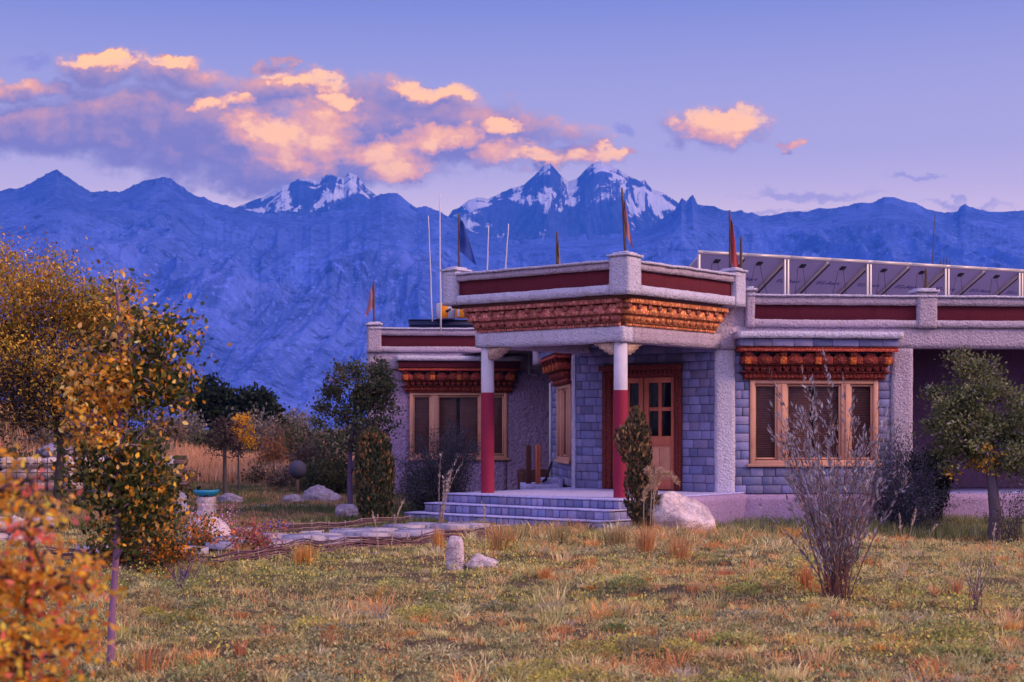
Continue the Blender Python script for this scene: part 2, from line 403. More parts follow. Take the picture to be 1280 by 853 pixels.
M['flag_blue'] = plain('faded_blue_cloth', (.03, .07, .36), .9, var=.4, sc=6)
M['flag_yellow'] = plain('faded_yellow_cloth', (.42, .27, .14), .9, var=.5, sc=14)
M['orange_plastic'] = plain('orange_plastic', (.80, .26, .01), .5)
M['grey_plastic'] = plain('grey_plastic', (.45, .45, .60), .5)
M['tank'] = plain('navy_sheet', (.012, .018, .09), .5)
# window blind: brown slats
m, t, b = pmat('bamboo_blind', .8, .2); v = ocoord(t)
wv = N(t, 'ShaderNodeTexWave', {'Vector': v, 'Scale': 9.0, 'Distortion': .6, 'Detail': 2.0}, bands_direction='Z').outputs[1]
nb_ = noise(t, 7, 4, .6, v)
k = mixc(t, wv, (.22, .085, .08), (.33, .15, .125)); k = mixc(t, mth(t, 'MULTIPLY', nb_, .6), k, (.08, .03, .035)); t.links.new(k, b.inputs[0]); bump(t, b, wv, .004)
M['blind'] = m
# glass
m = bpy.data.materials.new('window_glass'); m.use_nodes = True; t = m.node_tree; t.nodes.clear()
o = N(t, 'ShaderNodeOutputMaterial'); fr_ = N(t, 'ShaderNodeFresnel', {0: 1.45}); tr = N(t, 'ShaderNodeBsdfTransparent', {0: (.86, .86, .9, 1)}); gl = N(t, 'ShaderNodeBsdfGlossy', {0: (.8, .8, .9, 1), 'Roughness': .04})
mx = N(t, 'ShaderNodeMixShader', {0: mth(t, 'MULTIPLY', fr_.outputs[0], .4), 1: tr.outputs[0], 2: gl.outputs[0]}); t.links.new(mx.outputs[0], o.inputs[0]); M['glass'] = m
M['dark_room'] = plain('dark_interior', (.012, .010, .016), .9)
M['leaf'] = leafmat('leaves'); M['leaf_thin'] = leafmat('thin_leaves', .55, .7); M['needle'] = leafmat('needles', .15, .8); M['blade'] = leafmat('grass_blades', .3, .8)
M['bark'] = vcol('bark', .9, .1, 25, .6, .01)
def rockm(name, c, c2, sc=3):
    m, t, b = pmat(name, .9, .2); v = ocoord(t); n = noise(t, sc, 8, .65, v, .6); n2 = noise(t, sc*9, 5, .6, v)
    k = ramp(t, n, [(.3, c2), (.52, c), (.75, tuple(min(1, q*1.15) for q in c))]); k = mixc(t, mth(t, 'MULTIPLY', mth(t, 'GREATER_THAN', n2, .62), .35), k, c2)
    cr = N(t, 'ShaderNodeTexVoronoi', {'Vector': vmt(t, 'ADD', v, vmt(t, 'SCALE', N(t, 'ShaderNodeTexNoise', {'Vector': v, 'Scale': sc*1.5}).outputs[1]).outputs[0]).outputs[0], 'Scale': sc*1.1}, feature='DISTANCE_TO_EDGE').outputs[0]
    ck = mth(t, 'SUBTRACT', 1.0, mth(t, 'MULTIPLY', cr, 18.0, clamp=True)); k = mixc(t, mth(t, 'MULTIPLY', ck, mth(t, 'MULTIPLY', n, .45)), k, tuple(q*.6 for q in c2))
    t.links.new(k, b.inputs[0]); bump(t, b, mth(t, 'SUBTRACT', mth(t, 'ADD', n, mth(t, 'MULTIPLY', n2, .35)), mth(t, 'MULTIPLY', ck, .15)), .07); return m
M['rock_white'] = rockm('white_granite', (.68, .55, .62), (.36, .26, .34))
M['rock_grey'] = rockm('grey_rock', (.34, .29, .42), (.17, .14, .24))
M['slab'] = rockm('path_slab', (.44, .39, .52), (.24, .20, .31), 2)
M['wattle'] = vcol('woven_willow', .85, .15, 20, .5, .006)
M['vcol'] = vcol('painted', .8, .2, 12, .3, .003)
# ------------------------------------------------------------------ ground sheet
def axis(lo, hi, step, far):
    a = list(np.arange(lo, hi+1e-6, step)); 
    s = step; x = a[-1]
    while x < far: s *= 1.16; x = min(x+s, far); a.append(x)
    s = step; x = a[0]; pre = []
    while x > -far: s *= 1.16; x = max(x-s, -far); pre.append(x)
    return np.array(pre[::-1]+a)
gx = axis(-16, 14, .13, 9300); gy = axis(5, 46, .13, 9300)
X, Y = np.meshgrid(gx, gy); Zg = ground_z(X, Y)
nx, ny = len(gx), len(gy)
idx = np.arange(nx*ny).reshape(ny, nx)
quads = np.stack([idx[:-1,:-1], idx[:-1,1:], idx[1:,1:], idx[1:,:-1]], -1).reshape(-1, 4)
m, t, b = pmat('soil_and_dry_turf', .95, .1); v = ocoord(t)
n1 = noise(t, .9, 6, .65, v); n2 = noise(t, 9, 5, .65, v); n3 = noise(t, .16, 4, .6, v)
k = ramp(t, n2, [(.3, (.035, .026, .030)), (.5, (.12, .085, .05)), (.7, (.24, .15, .09))])
k = mixc(t, mth(t, 'MULTIPLY', mth(t, 'SUBTRACT', n1, .45), 3, clamp=True), k, (.10, .10, .035))
sy = N(t, 'ShaderNodeSeparateXYZ', {0: v}).outputs[1]
farf = N(t, 'ShaderNodeMapRange', {0: sy, 1: 30.0, 2: 90.0}).outputs[0]
k = mixc(t, farf, k, mixc(t, n3, (.16, .10, .06), (.07, .075, .04)))
t.links.new(k, b.inputs[0]); bump(t, b, n2, .05)
M['ground'] = m
g = mesh_np('ground', np.stack([X.ravel(), Y.ravel(), Zg.ravel()], 1), quads, M['ground'], smooth=True); tagp(g, 'dry uneven turf and soil of the garden', kind='structure')

# ------------------------------------------------------------------ mountains
def skyline(pts, x): 
    p = np.array(pts, float); return np.interp(x, p[:, 0], p[:, 1])
FRONT = [(-700,250),(-300,225),(-150,250),(-60,232),(0,238),(24,236),(45,224),(58,217),(66,213),(71,211),(76,216),(86,220),(100,231),(113,239),(150,241),(165,234),(185,226),(203,221),(213,224),(222,231),(235,240),(252,246),(275,254),(292,260),
         (330,266),(380,268),(430,262),(455,252),(472,245),(485,241),(497,243),(508,251),(520,259),(532,257),(546,262),(560,270),(580,285),(610,296),(650,300),(700,296),(760,292),(810,285),(840,268),(852,247),(858,252),(866,243),(872,255),(886,259),
         (903,261),(925,264),(950,270),(965,269),(985,264),(1010,264),(1040,260),(1060,258),(1075,254),(1090,252),(1105,247),(1118,248),(1140,254),(1160,262),(1180,267),(1197,266),(1200,260),(1207,256),(1213,258),(1230,262),(1260,266),(1300,264),(1400,275),(1500,250),(1650,262),(2000,240)]
BACK = [(-700,300),(200,300),(270,268),(290,262),(310,254),(330,247),(343,239),(352,232),(362,230),(374,222),(384,223),(395,226),(405,221),(413,217),(420,220),(430,222),(437,216),(446,221),(455,232),(468,243),(478,255),(520,285),(556,280),(566,262),(575,258),(585,250),(598,247),(610,249),
        (622,243),(640,236),(655,231),(668,220),(680,209),(687,205),(694,212),(702,221),(710,228),(722,224),(733,211),(742,204),(752,202),(762,206),(775,212),(788,222),(800,228),(806,226),(815,236),(828,240),(836,246),(850,256),(880,275),(1000,300),(2000,330)]
def ridged(x, y, oct, seed):
    a, s, t = 1.0, 0.0, 0.0
    for i in range(oct):
        n = 1-np.abs(2*vnoise(x, y, seed+i*31)-1); s = s+a*n*n; t += a; a *= .5; x = x*2.07+3.1; y = y*2.07+1.7
    return s/t
def mountain(name, pts, D0, D1, D2, seed, jag, mat, px0=-650, px1=1950, nc=2400, nr=300, base_slope=.0):
    px = np.linspace(px0, px1, nc); tt = np.concatenate([np.linspace(0, 1, nr), 1+np.linspace(0, 1, 26)[1:]])
    PX, T = np.meshgrid(px, tt)
    Dd = np.where(T <= 1, D0+(D1-D0)*T, D1+(D2-D1)*(T-1))
    sy_ = skyline(pts, PX)
    jit = (ridged(PX*.045, PX*0+seed+.5, 6, seed)-.4)*jag*1.6
    fine = np.linspace(px0-200, px1+200, 1600); sk = skyline(pts, fine); kw = np.hanning(90); sm = np.convolve(np.pad(sk, 60, 'edge'), kw/kw.sum(), 'same')[60:-60]
    tk = np.clip((T-.55)/.45, 0, 1)**1.5; sy_ = sy_*tk+np.interp(PX, fine, sm)*(1-tk)
    top = (HY-sy_+jit)/F*D1
    wob = (fbm(PX*.012, T*2.2, 3, seed+5)-.5)
    # spurs running down from the ridge, slanting sideways
    xs = (PX-640)/F*Dd
    sc = 1/900.
    wx = xs*sc + 1.1*(fbm(xs*sc*.8, Dd*sc*.8, 3, seed+3)-.5); wy = Dd*sc*.55 + .8*(fbm(xs*sc*.9+9, Dd*sc*.9, 3, seed+8)-.5)
    r = ridged(wx, wy, 7, seed+1)
    Tc = np.clip(T, 0, 1); rise = Tc**1.25
    env = (np.clip(Tc*2.2, 0, 1)) * (1-Tc**2.2)**1.0
    r2 = ridged(wx*3.7+5, wy*2.2, 5, seed+90)
    z = top*rise + (r-.45)*top*.62*env + (r2-.45)*top*.085*env
    z = np.where(T > 1, top*(1-(T-1))*(1-.2*(T-1)), z)
    # keep everything in front below the skyline
    lim = (HY-sy_-6)/F*(D1)*(.60+.40*Tc)*Dd/D1 + 0
    z = np.where((T < 1), np.minimum(z, np.maximum(lim*1.0, 0)+ (r-.5)*30), z)
    z = np.maximum(z, -2)
    n = len(px); m_ = len(tt); ii = np.arange(n*m_).reshape(m_, n)
    q = np.stack([ii[:-1,:-1], ii[:-1,1:], ii[1:,1:], ii[1:,:-1]], -1).reshape(-1, 4)
    o = mesh_np(name, np.stack([xs.ravel(), Dd.ravel(), z.ravel()], 1), q, mat, smooth=True)
    return o
def mountm(name, snow, c1=(.028, .055, .27), c2=(.13, .19, .66)):  # blue of the distant haze is put into both rock colours
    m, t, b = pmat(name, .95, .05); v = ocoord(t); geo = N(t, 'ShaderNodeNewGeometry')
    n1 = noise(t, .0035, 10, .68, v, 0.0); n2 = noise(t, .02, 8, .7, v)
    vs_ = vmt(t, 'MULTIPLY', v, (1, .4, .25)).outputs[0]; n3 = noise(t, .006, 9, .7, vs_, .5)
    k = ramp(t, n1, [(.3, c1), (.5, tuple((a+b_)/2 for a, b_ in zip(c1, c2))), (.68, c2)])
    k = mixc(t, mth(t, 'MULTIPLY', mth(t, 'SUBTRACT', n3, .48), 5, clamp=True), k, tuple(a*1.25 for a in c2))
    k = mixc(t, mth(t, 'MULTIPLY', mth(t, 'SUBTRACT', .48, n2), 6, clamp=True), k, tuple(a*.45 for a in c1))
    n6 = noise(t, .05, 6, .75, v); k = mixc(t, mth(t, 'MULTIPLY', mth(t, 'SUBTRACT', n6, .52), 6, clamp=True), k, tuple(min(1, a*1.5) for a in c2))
    zz_ = N(t, 'ShaderNodeSeparateXYZ', {0: v}).outputs[2]; hi_ = N(t, 'ShaderNodeMapRange', {0: mth(t, 'ADD', zz_, mth(t, 'MULTIPLY', n1, 400)), 1: 600.0, 2: 1250.0, 3: 0.0, 4: .55}).outputs[0]; k = mixc(t, hi_, k, (.02, .028, .10))  # darker with height: haze thinning upward, painted into the rock colour
    if snow:
        s3 = N(t, 'ShaderNodeSeparateXYZ', {0: v}); nz = N(t, 'ShaderNodeSeparateXYZ', {0: geo.outputs['Normal']})
        hh = N(t, 'ShaderNodeMapRange', {0: s3.outputs[2], 1: snow[0], 2: snow[1]}).outputs[0]
        nn = noise(t, .0075, 12, .70, vmt(t, 'MULTIPLY', v, (1, .5, .6)).outputs[0], .4)
        f = mth(t, 'ADD', mth(t, 'ADD', mth(t, 'MULTIPLY', hh, .30), mth(t, 'MULTIPLY', mth(t, 'SUBTRACT', nn, .5), 3.6)), mth(t, 'MULTIPLY', mth(t, 'SUBTRACT', nz.outputs[2], .62), 1.1))
        f = N(t, 'ShaderNodeMapRange', {0: f, 1: .36, 2: .50}).outputs[0]
        k = mixc(t, f, k, (.62, .62, .76))
    t.links.new(k, b.inputs[0])
    bump(t, b, mth(t, 'ADD', mth(t, 'MULTIPLY', n1, .5), mth(t, 'ADD', mth(t, 'MULTIPLY', n2, .3), mth(t, 'MULTIPLY', n6, .12))), 60, 1.0); return m
o = mountain('mountains', FRONT, 2600, 6000, 8200, 3, 3.6, mountm('haze_tinted_slopes', None)); tagp(o, 'near rock range tinted haze blue below the snow peaks', kind='structure')
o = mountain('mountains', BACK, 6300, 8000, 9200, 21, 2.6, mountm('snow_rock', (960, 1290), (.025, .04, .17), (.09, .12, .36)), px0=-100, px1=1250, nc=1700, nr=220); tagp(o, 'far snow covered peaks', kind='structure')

# ------------------------------------------------------------------ haze
hz = MB(); fr0 = Fr((0, 0), 0.0)
hz.box(fr0, -9400, 9400, -9400, 9400, -6, 1500, ch=0)
m = bpy.data.materials.new('blue_air'); m.use_nodes = True; t = m.node_tree; t.nodes.clear()
o_ = N(t, 'ShaderNodeOutputMaterial'); pv = N(t, 'ShaderNodeVolumePrincipled', {'Color': (.05, .26, 1.0, 1), 'Density': HAZE_D, 'Anisotropy': 0.0})
t.links.new(pv.outputs[0], o_.inputs[1])
o = hz.build('haze', m); tagp(o, 'blue evening haze in front of the mountains', kind='stuff')
# ------------------------------------------------------------------ the house
house = thing('house', 'single storey Ladakhi house with corner porch, grey stone walls and oxblood parapet bands', 'house', (3.0, 28.0, 0.0))
A5 = R(5)
FW = Fr((3.616, 27.87), A5)                    # right wing facade
FL = Fr((-3.45, 37.2), A5)                     # left wing facade
FS = Fr((.865, 33.70), R(-85))                 # stone side wall of the entrance block
FD = Fr((1.203, 29.90), R(-40))                # door wall
C1 = (1.79, 25.70)
PL = Fr(C1, R(-40)); PR = Fr(C1, R(50))
def tpx(fr, px, n=0.0):
    k = (px-640)/F; ox, oy = fr.o[0]+n*fr.n[0], fr.o[1]+n*fr.n[1]
    return (k*oy-ox)/(fr.t[0]-k*fr.t[1])
def stone_c():
    g_ = rnd.uniform(.72, 1.28); q = rnd.random()
    c = (.250, .250, .50) if q < .6 else ((.31, .28, .51) if q < .85 else (.20, .22, .47))
    return tuple(x*g_ for x in c)
def HB(name, mb, mat, par=None, smooth=False, label=None):
    o = mb.build(name, M[mat] if isinstance(mat, str) else mat, par or house, smooth)
    if label: o['label'] = label
    return o
FLOOR = .48
# --- window assembly: ledge, band, carved corbels, frame, lights, blinds
def corbels(mb, fr, t0, t1, n, z0, z1, pitch, up=True, c=(1,1,1)):
    k = max(1, round((t1-t0)/pitch)); w = (t1-t0)/k; h = z1-z0
    for i in range(k):
        a, b = t0+i*w+.006, t0+(i+1)*w-.006; q = w*.20
        if up: poly = [(a, z0), (b, z0), (b, z1-h*.42), (b-q*.35, z1-h*.30), (b-q, z1-h*.22), (b-q, z1), (a+q, z1), (a+q, z1-h*.22), (a+q*.35, z1-h*.30), (a, z1-h*.42)]
        else: poly = [(a+q, z0), (b-q, z0), (b-q*.8, z0+h*.35), (b-q*.2, z0+h*.5), (b, z0+h*.6), (b, z1), (a, z1), (a, z0+h*.6), (a+q*.2, z0+h*.5), (a+q*.8, z0+h*.35)]
        g_ = rnd.uniform(.78, 1.15); mb.prism(fr, poly, 0, n, tuple(x*g_ for x in c))
def window_set(fr, t0, t1, z0, z1, band, dim=1.0):
    W_ = t1-t0
    led = MB(); led.rbox(fr, t0-.32, t1+.34, -.05, .43, 3.215, 3.335, .08, .007); HB('ledge', led, 'stucco_cap')
    if band == 'stone':
        s = MB(); s.bricks(fr, t0-.27, t1+.27, 3.075, 3.212, .36, .14, (.3, .48), cf=stone_c, dep=.34, gap=.006); HB('stone_course', s, 'stone')
    else:
        s = MB(); s.box(fr, t0-.27, t1+.27, 0, .36, 3.06, 3.212); HB('painted_band', s, 'red_band')
    cor = MB()
    cor.box(fr, t0-.27, t1+.27, -.02, .335, 3.035, 3.072, (.65,.6,.6)); cor.box(fr, t0-.265, t1+.265, -.02, .375, 2.985, 3.033, (1.3, 1.2, 1.2))
    k = 5
    for i in range(k):
        tt = t0-.1+(W_+.2)*i/(k-1); cor.box(fr, tt-.06, tt+.06, 0, .34, 2.905, 2.98, (.45,.42,.55)); cor.box(fr, tt-.055, tt+.055, 0, .32, 2.76, 2.90, (1.5, 2.0, .8))
    corbels(cor, fr, t0-.20, t1+.20, .28, 2.77, 2.955, .27, True)
    cor.box(fr, t0-.17, t1+.17, 0, .26, 2.745, 2.768, (.4,.4,.5)); 
    corbels(cor, fr, t0-.13, t1+.13, .19, 2.64, 2.742, .135, False)
    cor.box(fr, t0-.20, t1+.20, 0, .17, 2.612, 2.637, (.5,.45,.5))
    nd = int((W_+.24)/.075)
    for i in range(nd):
        a = t0-.12+(W_+.24)*i/nd; cor.box(fr, a+.004, a+.071, 0, .115, 2.525, 2.61, tuple(rnd.uniform(.75, 1.1) for _ in range(1))*3)
    cor.box(fr, t0-.12, t1+.12, 0, .08, z1, 2.522, (.55,.5,.5))
    HB('carved_lintel', cor, 'carved_red')
    # frame
    w = HB('window', frame_mb(fr, t0, t1, z0, z1), 'wood')
    fm = MB(); xs = lights(t0, t1)
    for a, b in xs:
        fm.box(fr, a, a+.035, -.06, -.015, z0+.10, z1-.08); fm.box(fr, b-.035, b, -.06, -.015, z0+.10, z1-.08)
        fm.box(fr, a+.036, b-.036, -.06, -.017, z0+.10, z0+.135); fm.box(fr, a+.036, b-.036, -.06, -.017, z1-.115, z1-.08)
    HB('sash', fm, 'wood', w)
    for i, (a, b) in enumerate(xs):
        gm = MB(); gm.quad([fr.p(a+.02, -.045, z0+.11), fr.p(b-.02, -.045, z0+.11), fr.p(b-.02, -.045, z1-.09), fr.p(a+.02, -.045, z1-.09)]); HB('pane', gm, 'glass', w)
        bm_ = MB(); mid = (a+b)/2
        segs = [(a, b)] if b-a < .8 else [(a, mid-.035), (mid+.035, b)]
        for (p0, p1) in segs:
            nz = 46; zz = np.linspace(z0+.09+rnd.uniform(0, .05), z1-.07, nz)
            for j in range(nz-1): 
                nn = -.13+.006*math.sin(j*2.1)
                bm_.box(fr, p0+.006, p1-.006, nn-.006, nn, zz[j]+.003, zz[j+1]-.002, ch=.002)
        HB('blind', bm_, 'blind', w)
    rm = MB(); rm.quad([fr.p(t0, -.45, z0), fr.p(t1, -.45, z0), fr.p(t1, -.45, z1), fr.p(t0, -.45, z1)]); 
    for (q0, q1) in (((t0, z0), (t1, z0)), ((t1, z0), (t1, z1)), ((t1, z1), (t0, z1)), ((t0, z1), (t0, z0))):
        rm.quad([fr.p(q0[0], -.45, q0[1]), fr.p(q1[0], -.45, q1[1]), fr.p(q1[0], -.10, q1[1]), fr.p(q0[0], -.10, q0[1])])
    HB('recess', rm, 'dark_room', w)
def lights(t0, t1):
    W_ = t1-t0; return [(t0+.085, t0+W_*.215), (t0+W_*.215+.17, t0+W_*.785-.17), (t0+W_*.785, t1-.085)]
def frame_mb(fr, t0, t1, z0, z1):
    f = MB(); xs = lights(t0, t1)
    f.box(fr, t0, xs[0][0], -.10, .045, z0, z1); f.box(fr, xs[0][1], xs[1][0], -.10, .03, z0+.09, z1-.07)
    f.box(fr, xs[0][1]+.075, xs[0][1]+.095, .02, .045, z0+.1, z1-.08)
    f.box(fr, xs[1][1], xs[2][0], -.10, .03, z0+.09, z1-.07); f.box(fr, xs[1][1]+.075, xs[1][1]+.095, .02, .045, z0+.1, z1-.08)
    f.box(fr, xs[2][1], t1, -.10, .045, z0, z1)
    f.box(fr, xs[0][0]+.001, xs[2][1]-.001, -.10, .04, z1-.069, z1-.001); f.box(fr, xs[0][0]+.001, xs[2][1]-.001, -.10, .042, z0, z0+.089)
    f.box(fr, t0-.05, t1+.05, .046, .085, z0-.03, z0+.03)
    return f
def parapet(fr, t0, t1, z, piers, n=0.0, th=.28, nm=('stucco', 'stucco_cap')):
    """z: bottom of lower band; bands: lower .13, red .27, cap .17"""
    lo = MB(); lo.rbox(fr, t0, t1, n-th, n+.085, z, z+.135, .09, .007); HB('parapet_ledge', lo, nm[0])
    rb = MB(); rb.box(fr, t0, t1, n-th+.02, n+.005, z+.13, z+.41); HB('parapet_band', rb, 'red_band')
    cp = MB(); cp.rbox(fr, t0, t1, n-th, n+.075, z+.40, z+.545, .09, .007); HB('parapet_wall', cp, nm[0])
    tp = MB(); tp.rbox(fr, t0-.0, t1+.0, n-th-.03, n+.115, z+.545, z+.585, .09, .008); HB('parapet_cap', tp, nm[1])
    for (a, b) in piers: pier(fr, a, b, n, z, nm)
def pier(fr, a, b, n, z, nm=('stucco', 'stucco_cap'), n1=.10, n0=-.27):
    p = MB(); p.rbox(fr, a, b, n+n0, n+n1, z-.01, z+.645, .08, .007); o = HB('pier', p, nm[0])
    c = MB(); c.rbox(fr, a-.035, b+.035, n+n0-.035, n+n1+.035, z+.64, z+.685, .08, .007)
    c.rbox(fr, a+.02, b-.02, n+n0+.02, n+n1-.02, z+.68, z+.72, .08, .007)
    HB('pier_cap', c, nm[1], o)
# --- right wing
tw = lambda px: tpx(FW, px)
w0, w1 = tw(937), tw(1097); T918, T1113, T1140 = tw(918), tw(1113), tw(1140)
END = 13.0
mb = MB(); mb.rbox(FW, 0.0, T918, -.30, .05, FLOOR-.05, 3.05, .09, .006); HB('pilaster', mb, 'stucco_cap')
mb = MB(); mb.rbox(FW, T1113, T1140, -.30, .05, -.35, 3.06, .09, .006); HB('pilaster', mb, 'stucco')
mb = MB(); mb.box(FW, T918+.002, w0-.003, -.30, -.012, .2, 3.1); mb.box(FW, w1+.003, T1113-.002, -.30, -.012, .2, 3.1)
mb.box(FW, w0-.002, w1+.002, -.30, -.012, .2, .95); HB('mortar_bed', mb, 'mortar')
mb = MB(); mb.bricks(FW, T918+.004, T1113-.004, .45, 3.075, .03, .157, (.20, .38), [(w0-.01, w1+.01, .955, 2.62)], cf=stone_c); HB('stone_facing', mb, 'stone', label='coursed blue grey stone facing beside the large window')
window_set(FW, w0, w1, .96, 2.49, 'stone')
mb = MB(); mb.rbox(FW, -.02, END, -.30, .04, 3.065, 3.45, .1, .006); HB('wall', mb, 'stucco')
mb = MB(); mb.rbox(FW, -.25, END, .0, .30, -.5, .44, .11, .008); HB('plinth', mb, 'plinth')
mb = MB(); mb.rbox(FW, tw(1010), END, .30, .42, -.6, -.10, .12, .01); HB('plinth', mb, 'plinth')
mb = MB(); mb.box(FW, T1140, END, -2.6, -.02, .2, .452); HB('veranda_floor', mb, 'paving')
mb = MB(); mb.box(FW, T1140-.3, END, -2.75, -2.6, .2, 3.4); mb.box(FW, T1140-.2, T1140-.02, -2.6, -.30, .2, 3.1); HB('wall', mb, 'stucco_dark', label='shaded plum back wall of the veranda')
mb = MB(); mb.rbox(FW, END-.4, END, -.4, .05, -.3, 3.06, .15, .006); HB('pilaster', mb, 'stucco')
mb = MB(); mb.rbox(FW, 5.9+T1140, 6.25+T1140, -.35, .05, -.3, 3.06, .12, .006); HB('pilaster', mb, 'stucco')
parapet(FW, tw(932), END, 3.435, [(tw(931), tw(931)+.16), (tw(1145), tw(1169)), (tw(1145)+3.9, tw(1169)+3.9)])
mb = MB(); mb.quad([FW.p(-1, -.1, 3.40), FW.p(END, -.1, 3.40), FW.p(END, -11, 3.40), FW.p(-4.5, -11, 3.40), FS.p(0, 0, 3.40), FS.p(3.85, 0, 3.40)]); HB('roof', mb, 'stucco')
mb = MB(); mb.box(FW, END-.3, END, -11, -.4, -.3, 3.9); mb.box(FW, -4.4, END, -11.3, -11, -.3, 3.9); HB('wall', mb, 'stucco')
# --- left wing
tl = lambda px: tpx(FL, px)
v0, v1 = tl(512), tl(634)
mb = MB()
mb.rbox(FL, 0, v0-.004, -.30, .0, -.2, 3.02, .12, .007); mb.rbox(FL, v1+.004, 6.4, -.30, .0, -.2, 3.02, .12, .007); mb.rbox(FL, v0, v1, -.30, .0, -.2, .86, .12, .007)
mb.box(FL, v0, v1, -.30, -.01, 2.48, 3.0); HB('wall', mb, 'stucco_purple')
mb = MB(); mb.rbox(FL, -.01, 6.4, -.29, .035, 3.015, 3.45, .12, .006); HB('wall', mb, 'stucco')
mb = MB(); mb.box(FL, .02, .30, -8, -.31, -.2, 3.5); HB('wall', mb, 'stucco_purple')
mb = MB(); mb.rbox(FL, 3.6, 6.3, .0, .32, -.2, .62, .12, .01); HB('plinth', mb, 'wood_dark')
window_set(FL, v0, v1, .88, 2.475, 'red')
parapet(FL, 0.02, 6.6, 3.435, [(-.01, .33)])
mb = MB(); mb.quad([FL.p(0, -.1, 3.41), FL.p(6.5, -.1, 3.41), FL.p(6.5, -8, 3.41), FL.p(0, -8, 3.41)]); HB('roof', mb, 'stucco')
# --- side wall with its window
mb = MB(); mb.box(FS, 0.02, 1.199, -.30, -.012, .2, 3.4); mb.box(FS, 3.351, 3.83, -.30, -.012, .2, 3.4); mb.box(FS, 1.20, 3.35, -.30, -.012, .2, .94); mb.box(FS, 1.20, 3.35, -.30, -.012, 2.5, 3.4); HB('mortar_bed', mb, 'mortar')
mb = MB(); mb.bricks(FS, .06, 3.78, .48, 2.53, .01, .157, (.20, .36), [(1.19, 3.36, .94, 2.53)], cf=stone_c); HB('stone_facing', mb, 'stone')
mb = MB(); mb.rbox(FS, 0, 3.85, -.2, .03, 2.54, 3.45, .12, .006); HB('wall', mb, 'stucco_purple')
window_set(FS, 1.2, 3.35, .95, 2.49, 'stone')
mb = MB(); mb.rbox(FS, .2, .86, .02, .44, 2.97, 3.33, .1, .006); HB('ledge_block', mb, 'stucco')
mb = MB(); mb.tube([FS.p(0, .03, .3), FS.p(0, .03, 2.6)], .035, 8); HB('drainpipe', mb, 'pipe')
mb = MB(); mb.box(FD, -.045, .035, -.1, .045, .47, 3.02); HB('corner_trim', mb, 'stucco_cap')
mb = MB(); mb.tube([FL.p(tl(661), .05, 3.42), FL.p(tl(661), .05, 2.92), FL.p(tl(668), .05, 2.90), FL.p(tl(672), .05, 2.90)], .022, 6); HB('conduit', mb, 'pipe')
# --- door wall
d0, d1 = .70, 2.47
mb = MB(); mb.box(FD, 0.02, d0+.02, -.3, -.012, .3, 3.4); mb.box(FD, d1-.02, 3.2, -.3, -.012, .3, 3.4); mb.box(FD, d0+.02, d1-.02, -.3, -.012, 2.75, 3.4); HB('mortar_bed', mb, 'mortar')
mb = MB(); mb.bricks(FD, .04, 3.16, FLOOR, 3.30, .02, .1565, (.17, .34), [(d0, d1, .4, 2.77)], cf=stone_c); HB('stone_facing', mb, 'stone', label='coursed blue grey stone facing around the front door')
dr = MB(); dr.box(FD, d0, d0+.19, -.1, .07, FLOOR+.002, 2.77); dr.box(FD, d1-.15, d1, -.1, .07, FLOOR+.002, 2.77); dr.box(FD, d0+.191, d1-.151, -.1, .06, 2.57, 2.77)
dr.box(FD, d0+.04, d0+.10, .07, .09, FLOOR+.002, 2.70); dr.box(FD, d1-.10, d1-.05, .07, .09, FLOOR+.002, 2.70); dr.box(FD, d0-.05, d1+.05, .065, .12, 2.70, 2.79)
for q in range(15): a = d0+.2+q*.094; dr.box(FD, a, a+.05, .06, .095, 2.62, 2.69)
door = HB('door', dr, M['carved_door'])
door['label'] = 'red timber double door with eight glass lights and carved surround'
e0, e1 = d0+.195, d1-.155; em = (e0+e1)/2
lf = MB(); gls = []; pan = MB()
for (a, b) in ((e0, em-.012), (em+.012, e1)):
    st = .10
    lf.box(FD, a, a+st, -.06, .0, .50, 2.56); lf.box(FD, b-st, b, -.06, .0, .50, 2.56)
    for (q0, q1) in ((.50, .66), (1.30, 1.48), (2.46, 2.56)): lf.box(FD, a+st+.001, b-st-.001, -.06, -.002, q0, q1)
    lf.box(FD, a+st+.001, b-st-.001, -.055, -.006, 1.94, 2.01)
    c_ = (a+b)/2; lf.box(FD, c_-.035, c_+.035, -.055, -.004, 1.481, 2.459)
    for (z0_, z1_) in ((1.48, 1.94), (2.01, 2.46)):
        for (g0, g1) in ((a+st, c_-.035), (c_+.035, b-st)): gls.append((g0, g1, z0_, z1_))
    pan.box(FD, a+st, b-st, -.05, -.03, .66, 1.30); pan.box(FD, a+st+.03, c_-.02, -.03, -.012, .70, 1.26, ch=.015); pan.box(FD, c_+.02, b-st-.03, -.03, -.012, .70, 1.26, ch=.015)
HB('door_leaf', lf, 'door_wood', door); HB('door_panel', pan, 'door_panel', door)
for (g0, g1, z0_, z1_) in gls:
    q = MB(); q.quad([FD.p(g0, -.03, z0_), FD.p(g1, -.03, z0_), FD.p(g1, -.03, z1_), FD.p(g0, -.03, z1_)]); HB('glass_light', q, 'glass', door)
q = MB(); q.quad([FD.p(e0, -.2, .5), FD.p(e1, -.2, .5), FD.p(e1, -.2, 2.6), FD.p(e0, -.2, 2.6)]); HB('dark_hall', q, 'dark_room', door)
q = MB(); q.tube([FD.p(em-.05, .01, 1.36), FD.p(em-.05, .05, 1.38), FD.p(em-.05, .05, 1.50), FD.p(em-.05, .01, 1.52)], .012, 6); q.box(FD, em-.08, em-.02, 0, .012, 1.30, 1.56); HB('handle', q, 'black', door)
